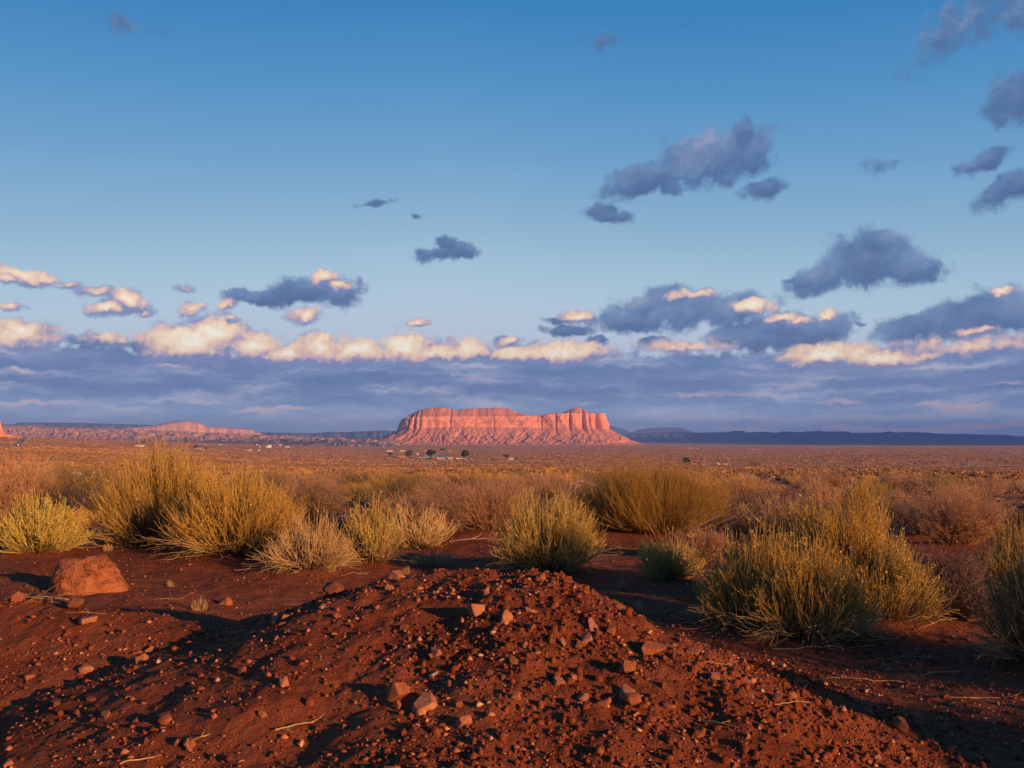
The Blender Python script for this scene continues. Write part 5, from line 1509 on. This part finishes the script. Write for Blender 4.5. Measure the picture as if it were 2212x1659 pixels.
def build_homesteads():
    W = paint('white_paint', (0.72, 0.68, 0.66)); PK = paint('pale_pink_paint', (0.66, 0.52, 0.50)); MR = paint('maroon_paint', (0.22, 0.055, 0.05)); TN = paint('tan_paint', (0.45, 0.31, 0.20)); OR = paint('orange_brown_boards', (0.42, 0.17, 0.08))
    RD = paint('red_boards', (0.40, 0.10, 0.05)); BL = paint('blue_metal_roof', (0.09, 0.19, 0.28)); TL = paint('teal_metal_roof', (0.10, 0.26, 0.27)); GY = paint('grey_roof', (0.34, 0.29, 0.28)); WR = paint('white_metal_roof', (0.62, 0.62, 0.64)); DK = paint('dark_boards', (0.10, 0.06, 0.05)); TP = paint('dark_blue_tarp', (0.05, 0.08, 0.15)); GB = paint('grey_boards', (0.42, 0.38, 0.35))
    z = lambda X, Y: (1400 + X * 0.2712, 1660 + Y * 0.271)
    s = 0.2712
    def h3(X, Y, w_, h_, *a, **k): house(*z(X, Y), w_ * s, h_ * s, *a, **k)
    h3(835, 222, 92, 44, MR, BL, 'maroon house with a blue edged roof in front of the big dark tree', rz=20)
    h3(955, 228, 135, 46, PK, BL, 'pale pink house with a bright blue roof, widest of its homestead', rz=-6, windows=4)
    h3(1065, 230, 64, 32, TN, GY, 'tan shed at the right end of the blue roofed house', 'shed', 'flat')
    h3(400, 208, 76, 26, OR, OR, 'orange brown shed left of the olive tree', 'shed', 'flat')
    h3(338, 206, 32, 20, GB, WR, 'small shed with a white roof left of the orange brown shed', 'shed', 'flat', windows=1)
    h3(665, 210, 62, 22, GB, WR, 'low lean to with a pale sloping roof left of the big dark tree', 'shed', 'flat', windows=0)
    h3(733, 215, 68, 28, TN, TL, 'small tan house with a teal roof behind the maroon house', rz=0)
    h3(1750, 236, 140, 34, MR, GY, 'long red house with a grey roof and white windows, right homestead below the mesa', windows=4, rz=-5)
    h3(1710, 232, 50, 28, MR, GY, 'short maroon wing at the left end of the long red house', windows=1, rz=10)
    h3(1905, 236, 62, 30, PK, GY, 'pink shed right of the long red house', 'shed', rz=0)
    h3(1670, 250, 60, 22, DK, DK, 'dark open fronted shed in front of the long red house', 'shed', 'flat', windows=0)
    h3(225, 121, 78, 14, W, TN, 'pale trailer home far behind the small left tree', 'trailer home', 'flat'); h3(402, 122, 78, 14, PK, WR, 'pinkish trailer home far behind the olive tree', 'trailer home', 'flat')
    h3(725, 121, 46, 14, OR, PK, 'small pinkish house far behind, left of the big dark tree', rz=0); h3(935, 122, 40, 13, OR, TN, 'orange house far behind the blue roofed house', rz=0); h3(1060, 122, 44, 11, OR, PK, 'low orange house far behind, right of the far tree', rz=0)
    for X, Y, w_, h_, t, sd, lb, cr in ((805, 208, 142, 116, 'dark', 1, 'big dark tree behind the maroon house', 0.05), (490, 202, 146, 92, 'olive', 2, 'broad olive green tree left of the big dark tree', 0.08), (238, 190, 86, 52, 'olive', 3, 'small olive tree leftmost of the homestead below the mesa', 0.1),
                             (1260, 217, 122, 102, 'dark', 4, 'dark tree with a split crown among parked cars', 0.1), (1385, 216, 36, 88, 'yellow', 5, 'slim yellowing poplar right of the split crown tree', 0.05), (1835, 212, 92, 44, 'dark', 6, 'spreading dark tree behind the long red house', 0.3),
                             (1985, 229, 50, 26, 'olive', 7, 'round low tree right of the pink shed', 0.05), (950, 116, 82, 30, 'olive', 8, 'far tree behind the blue roofed house', 0.15)):
        tree(*z(X, Y), w_ * s, h_ * s, lb, t, sd, cr)
    cars = ((1170, 228, 60, W, 'white van parked left of the split crown tree'), (1225, 226, 40, W, 'white car parked under the split crown tree'), (1280, 233, 36, W, 'white car in front of the split crown tree'), (1360, 231, 42, paint('pale_blue_paint', (0.40, 0.48, 0.58)), 'pale blue car beside the slim poplar'),
            (1605, 226, 42, paint('silver_paint', (0.55, 0.56, 0.60)), 'silver car left of the long red house'), (275, 206, 32, paint('dark_red_paint', (0.25, 0.05, 0.04)), 'dark red truck left of the sheds'), (770, 219, 28, paint('dark_grey_paint', (0.07, 0.07, 0.08)), 'dark car beside the maroon house'))
    for i, (X, Y, w_, m_, lb) in enumerate(cars):
        q = spot(*z(X, Y)); car(q, w_ * s * q[1] / F / 3.75, m_, lb, R(8 - 5 * (i % 3)))
    q = spot(*z(610, 163)); k = q[1] / F / 3.75
    bm = bmesh.new(); bmesh.ops.create_cone(bm, cap_ends=True, segments=24, radius1=17 * s * k, radius2=17 * s * k, depth=13 * s * k, matrix=Matrix.Translation((0, 0, 6.5 * s * k))); bmesh.ops.create_cone(bm, cap_ends=True, segments=24, radius1=16.9 * s * k, radius2=2 * s * k, depth=2.5 * s * k, matrix=Matrix.Translation((0, 0, 14.3 * s * k)))
    tag(bm_obj('water_tank', bm, W, loc=q), 'round white water tank behind the homestead, between the trees', 'water tank')
    for X, Y, h_, lb in ((675, 212, 86, 'tall pole left of the big dark tree'), (771, 214, 58, 'pole in front of the big dark tree'), (866, 222, 64, 'pole beside the maroon house'), (322, 200, 60, 'pole between the small left tree and the olive tree'), (176, 190, 55, 'leftmost pole of the homestead below the mesa')):
        pole(*z(X, Y), h_ * s, lb)
    # homestead on the right
    z4 = lambda X, Y: (2500 + X * 0.1808, 1640 + Y * 0.1809); s4 = 0.1808
    tree(*z4(420, 556), 172 * s4, 128 * s4, 'dark tree standing alone with a red shed on the plain at the right', 'dark', 11, 0.15)
    house(*z4(550, 562), 92 * s4, 36 * s4, RD, TP, 'red shed with a dark blue cover right of the lone dark tree', 'shed', 'flat', windows=1)
    hogan(*z4(1066, 571), 86 * s4, 50 * s4, 'grey eight sided hogan with a pointed pale roof')
    house(*z4(1195, 570), 46 * s4, 30 * s4, GB, GY, 'small grey shed right of the hogan', 'shed', 'flat', windows=1); house(*z4(1241, 570), 30 * s4, 36 * s4, TN, GY, 'narrow tan outhouse right of the small grey shed', 'shed', 'flat', windows=1)
    for i, (X, Y, w_, m_, lb) in enumerate(((436, 560, 32, W, 'white car under the lone dark tree'), (738, 561, 30, W, 'white pickup, left of the two cars right of the red shed'), (768, 559, 32, paint('silver_paint', (0.55, 0.56, 0.60)), 'silver car right of the white pickup near the red shed'), (830, 565, 36, paint('pale_blue_paint', (0.40, 0.48, 0.58)), 'pale blue car between the red shed and the hogan'), (1390, 571, 50, PK, 'pale trailer right of the outhouse'))):
        q = spot(*z4(X, Y)); car(q, w_ * s4 * q[1] / F / 3.75, m_, lb, R(6 * i))
    pole(*z4(275, 555), 110 * s4, 'thin pole left of the lone dark tree')
    q0, q1 = spot(*z4(1710, 596)), spot(*z4(1940, 596))
    co = empty('corral_fence', q0); tag(co, 'low wooden corral fence right of the hogan', 'fence')
    n = 14
    for i in range(n):
        t = i / (n - 1); bm = bmesh.new(); box_bm(bm, -0.1, 0.1, -0.1, 0.1, -0.2, 1.7); bm_obj('post', bm, M_STEM['wood'], co, tuple((q1 - q0) * t))
    for zz in (0.7, 1.4):
        d = q1 - q0; bm = bmesh.new(); vs = [bm.verts.new(tuple(d * t + np.array([0, dy, zz + dz]))) for t in (0, 1) for dy, dz in ((-.05, 0), (.05, 0), (.05, .12), (-.05, .12))]
        for f in ((0, 1, 5, 4), (1, 2, 6, 5), (2, 3, 7, 6), (3, 0, 4, 7)): bm.faces.new([vs[i] for i in f])
        bm_obj('rail', bm, M_STEM['wood'], co)
    for X, Y, w_, h_, lb in ((476, 232, 42, 15, 'longest white house of the distant row right of the mesa'), (505, 232, 18, 12, 'tiny white house beside the longest one in the distant row'), (550, 234, 28, 10, 'low white house in the middle of the distant row'), (645, 234, 26, 12, 'pinkish house at the right end of the distant row'), (345, 221, 18, 9, 'tiny pale house at the left end of the distant row'), (1795, 262, 16, 13, 'single white house on the dark far plain at the right'), (1860, 260, 28, 7, 'low white shed right of the single white house')):
        house(*z4(X, Y), w_ * s4, h_ * s4, W, WR, lb, windows=0, rz=0)
    # homesteads on the left
    z2 = lambda X, Y: (450 + X * 0.3165, 1630 + Y * 0.3163); s2 = 0.3165
    house(*z2(222, 139), 88 * s2, 16 * s2, W, WR, 'long white trailer home above the tallest left bush', 'trailer home', 'flat', windows=4)
    house(*z2(268, 113), 40 * s2, 13 * s2, OR, OR, 'orange roofed house behind the long white trailer home', rz=0)
    for X, Y, w_, h_, t, sd, lb in ((265, 110, 76, 32, 'olive', 21, 'wide olive tree behind the orange roofed house'), (190, 122, 40, 26, 'olive', 22, 'small olive tree left of the long white trailer home'), (278, 137, 26, 18, 'dark', 23, 'dark bushy tree at the right end of the long white trailer home'), (387, 134, 26, 34, 'olive', 24, 'thin olive tree right of the long white trailer home'), (885, 156, 60, 34, 'dark', 25, 'dark round tree above the right shoulder of the left bushes'), (1010, 165, 40, 18, 'olive', 26, 'low olive tree right of the dark round tree')):
        tree(*z2(X, Y), w_ * s2, h_ * s2, lb, t, sd, 0.08)
    house(*z2(925, 171), 54 * s2, 17 * s2, TN, GY, 'low tan house right of the dark round tree', rz=0)
    house(*z2(1765, 152), 40 * s2, 28 * s2, W, WR, 'tall white gabled house alone on the left plain', rz=30); house(*z2(1738, 152), 26 * s2, 18 * s2, W, GY, 'lower white annex at the left of the tall gabled house', rz=0, windows=1)
    house(*z2(1655, 150), 18 * s2, 10 * s2, W, WR, 'tiny white shed left of the tall gabled house', 'shed', windows=0)
    house(*z2(1518, 191), 74 * s2, 10 * s2, W, PK, 'long low white trailer in front of the tall gabled house', 'trailer home', 'flat', windows=3)
    house(*z2(1622, 123), 20 * s2, 10 * s2, W, WR, 'far white house left of and behind the tall gabled house', windows=0); house(*z2(1900, 129), 28 * s2, 10 * s2, W, WR, 'far white house right of and behind the tall gabled house', windows=0)
    house(*z2(1980, 151), 46 * s2, 13 * s2, W, PK, 'white house with a pinkish roof right of the tall gabled house', windows=2); house(*z2(1188, 119), 26 * s2, 8 * s2, W, WR, 'far white shed between the dark round tree and the tall gabled house', 'shed', 'flat', windows=0)
    for i, (X, Y, w_, m_, lb) in enumerate(((985, 176, 32, W, 'white car right of the low tan house'), (720, 166, 24, paint('dark_grey_paint', (0.07, 0.07, 0.08)), 'dark car left of the dark round tree'), (756, 166, 26, paint('silver_paint', (0.55, 0.56, 0.60)), 'silver car nearest the dark round tree'), (1605, 191, 34, paint('dark_grey_paint', (0.07, 0.07, 0.08)), 'dark car right of the long low trailer'), (1650, 191, 34, W, 'white car at the right end of the row by the long low trailer'))):
        q = spot(*z2(X, Y)); car(q, w_ * s2 * q[1] / F / 3.75, m_, lb, R(5 * i))
    pole(*z2(1836, 222), 84 * s2, 'thin pole in front of the tall gabled house'); pole(310, 1688, 30, 'lone pole on the plain right of the road')

def f_road(n):
    pos = n.new('ShaderNodeNewGeometry').outputs['Position']
    return n.mix(n.noise(pos, 0.5, 4.0, 0.6), (0.055, 0.052, 0.055), (0.085, 0.08, 0.082))
def build_road():
    M = material('asphalt', f_road, 0.8)
    wp = [(-330, 120), (-160, 330), (-40, 480), (12, 620), (38, 800), (62, 1000), (84, 1500), (101, 2300)]
    pts = np.array([[(px - 1920) / 3.75 / F * D, D] for px, D in wp])
    t = np.linspace(0, 1, 400); tt = np.linspace(0, 1, len(pts))
    xs = np.interp(t, tt, pts[:, 0]); ys = np.interp(t, tt, pts[:, 1])
    for _ in range(60):
        xs[1:-1] = (xs[:-2] + xs[1:-1] * 2 + xs[2:]) / 4; ys[1:-1] = (ys[:-2] + ys[1:-1] * 2 + ys[2:]) / 4
    dx, dy = np.gradient(xs), np.gradient(ys); L = np.hypot(dx, dy); nx, ny = dy / L, -dx / L
    def strip(name, o0, o1, lift, mat, label, sel=None):
        rows = []
        for o in np.linspace(o0, o1, 5):
            x, y = xs + nx * o, ys + ny * o
            rows.append(np.stack([x, y, ground_z(x, y) + lift], -1))
        V = np.stack(rows, 1)
        tag(link(name, mesh_np(name, V.reshape(-1, 3), [grid_faces(len(xs), 5)[:, ::-1]], mat, smooth=True)), label, name.replace('_', ' '), kind='structure')
    strip('verge', -9.0, 9.0, 0.25, M_PINK, 'bare red verge along the road')
    strip('road', -4.0, 4.0, 0.45, M, 'grey asphalt road climbing away at the left edge')
    y_ = paint('yellow_line', (0.55, 0.38, 0.05)); strip('road_markings', -0.12, 0.12, 0.50, y_, 'yellow centre line of the road')
    W = paint('white_paint', (0.72, 0.68, 0.66))
    for D, off, m_, lb in ((740, 2.0, W, 'white car with its lights on coming along the road'), (640, 3.0, paint('dark_grey_paint', (0.07, 0.07, 0.08)), 'dark car on the near stretch of the road'), (1080, 1.8, W, 'white car farther up the road'), (560, -2.0, paint('silver_paint', (0.55, 0.56, 0.60)), 'silver car cut off at the left edge on the road')):
        i = int(np.argmin(np.abs(ys - D)))
        x, y = xs[i] + nx[i] * off, ys[i] + ny[i] * off
        car((x, y, float(ground_z(x, y)) + 0.47), 4.8, m_, lb, math.atan2(dy[i], dx[i]), 'passing_car', 'cars on the road')

def build_haze():
    m = bpy.data.materials.new('haze'); m.use_nodes = True
    n = NT(m.node_tree)
    out = n.new('ShaderNodeOutputMaterial'); v = n.new('ShaderNodeVolumePrincipled')
    v.inputs['Color'].default_value = (0.22, 0.42, 1.0, 1)
    v.inputs['Density'].default_value = 6.8e-5
    v.inputs['Density Attribute'].default_value = ''
    v.inputs['Anisotropy'].default_value = 0.0
    n.t.links.new(v.outputs[0], out.inputs['Volume'])
    bm = bmesh.new(); box_bm(bm, -25000, 25000, -25000, 25000, -45, 460)
    o = bm_obj('haze', bm, m)
    tag(o, 'thin blue haze over the far land', 'haze', kind='stuff')

def build_shade_clouds():
    """unseen clouds added outside the view to shade the far plain and the escarpment"""
    M = material('shade_cloud_white', lambda n: n.mix(n.noise(n.new('ShaderNodeTexCoord').outputs['Object'], 0.002, 4.0), (0.75, 0.74, 0.74), (0.85, 0.84, 0.84)), 1.0, 0.0)
    alt = 2200.0
    off = S[:2] / S[2] * (alt + 28)  # moves each added cloud sunward so its shadow falls on the ellipses
    for i, (lb, ell) in enumerate((('wide unseen cloud added to shade the blue escarpment', ((5600, 12800, 4600, 3000), (3300, 9000, 2000, 3000), (6500, 8000, 4000, 3600), (2700, 5900, 1300, 1100), (5000, 6000, 3000, 1600))),
                                   ('small ragged unseen cloud added to shade the pale bench', ((-1750, 3980, 420, 120), (-1300, 4060, 420, 130), (-900, 4300, 400, 140), (-2100, 3900, 200, 70))))):
        E = np.array(ell, float)
        x0, x1 = (E[:, 0] - E[:, 2] * 1.3).min(), (E[:, 0] + E[:, 2] * 1.3).max(); y0, y1 = (E[:, 1] - E[:, 3] * 1.3).min(), (E[:, 1] + E[:, 3] * 1.3).max()
        sc = 900.0 if i == 0 else 260.0
        xs = np.linspace(x0, x1, 170); ys = np.linspace(y0, y1, 150)
        X, Y = np.meshgrid(xs, ys, indexing='ij')
        f = np.full(X.shape, -9.0)
        for cx, cy, rx, ry in E:
            f = np.maximum(f, 1 - np.hypot((X - cx) / rx, (Y - cy) / ry))
        f = f + 0.30 * fbm(X / sc, Y / sc, 5, 81 + i, 0.6)
        th = (110.0 if i == 0 else 45.0) * np.sqrt(np.clip(f, 0, 1)) * (1 + 0.5 * fbm(X / sc * 1.7, Y / sc * 1.7, 3, 83 + i))
        T = np.stack([X + off[0], Y + off[1], alt + th], -1).reshape(-1, 3); B = np.stack([X + off[0], Y + off[1], alt - 0.15 * th], -1).reshape(-1, 3)
        Fq = grid_faces(len(xs), len(ys)); Fq = Fq[(f.reshape(-1)[Fq] > 0).any(1)]
        n = len(T)
        V = np.vstack([T, B]); FF = np.concatenate([Fq, Fq[:, ::-1] + n])
        used = np.unique(FF); mp = np.zeros(len(V), np.int32); mp[used] = np.arange(len(used))
        tag(link('cloud', mesh_np('cloud', V[used], [mp[FF]], M, smooth=True)), lb, 'cloud', kind='structure')
build_shade_clouds()
build_stones()
build_gravel()
build_clods()
build_shrubs()
build_scrub()
build_small()
build_homesteads()
build_road()
build_haze()
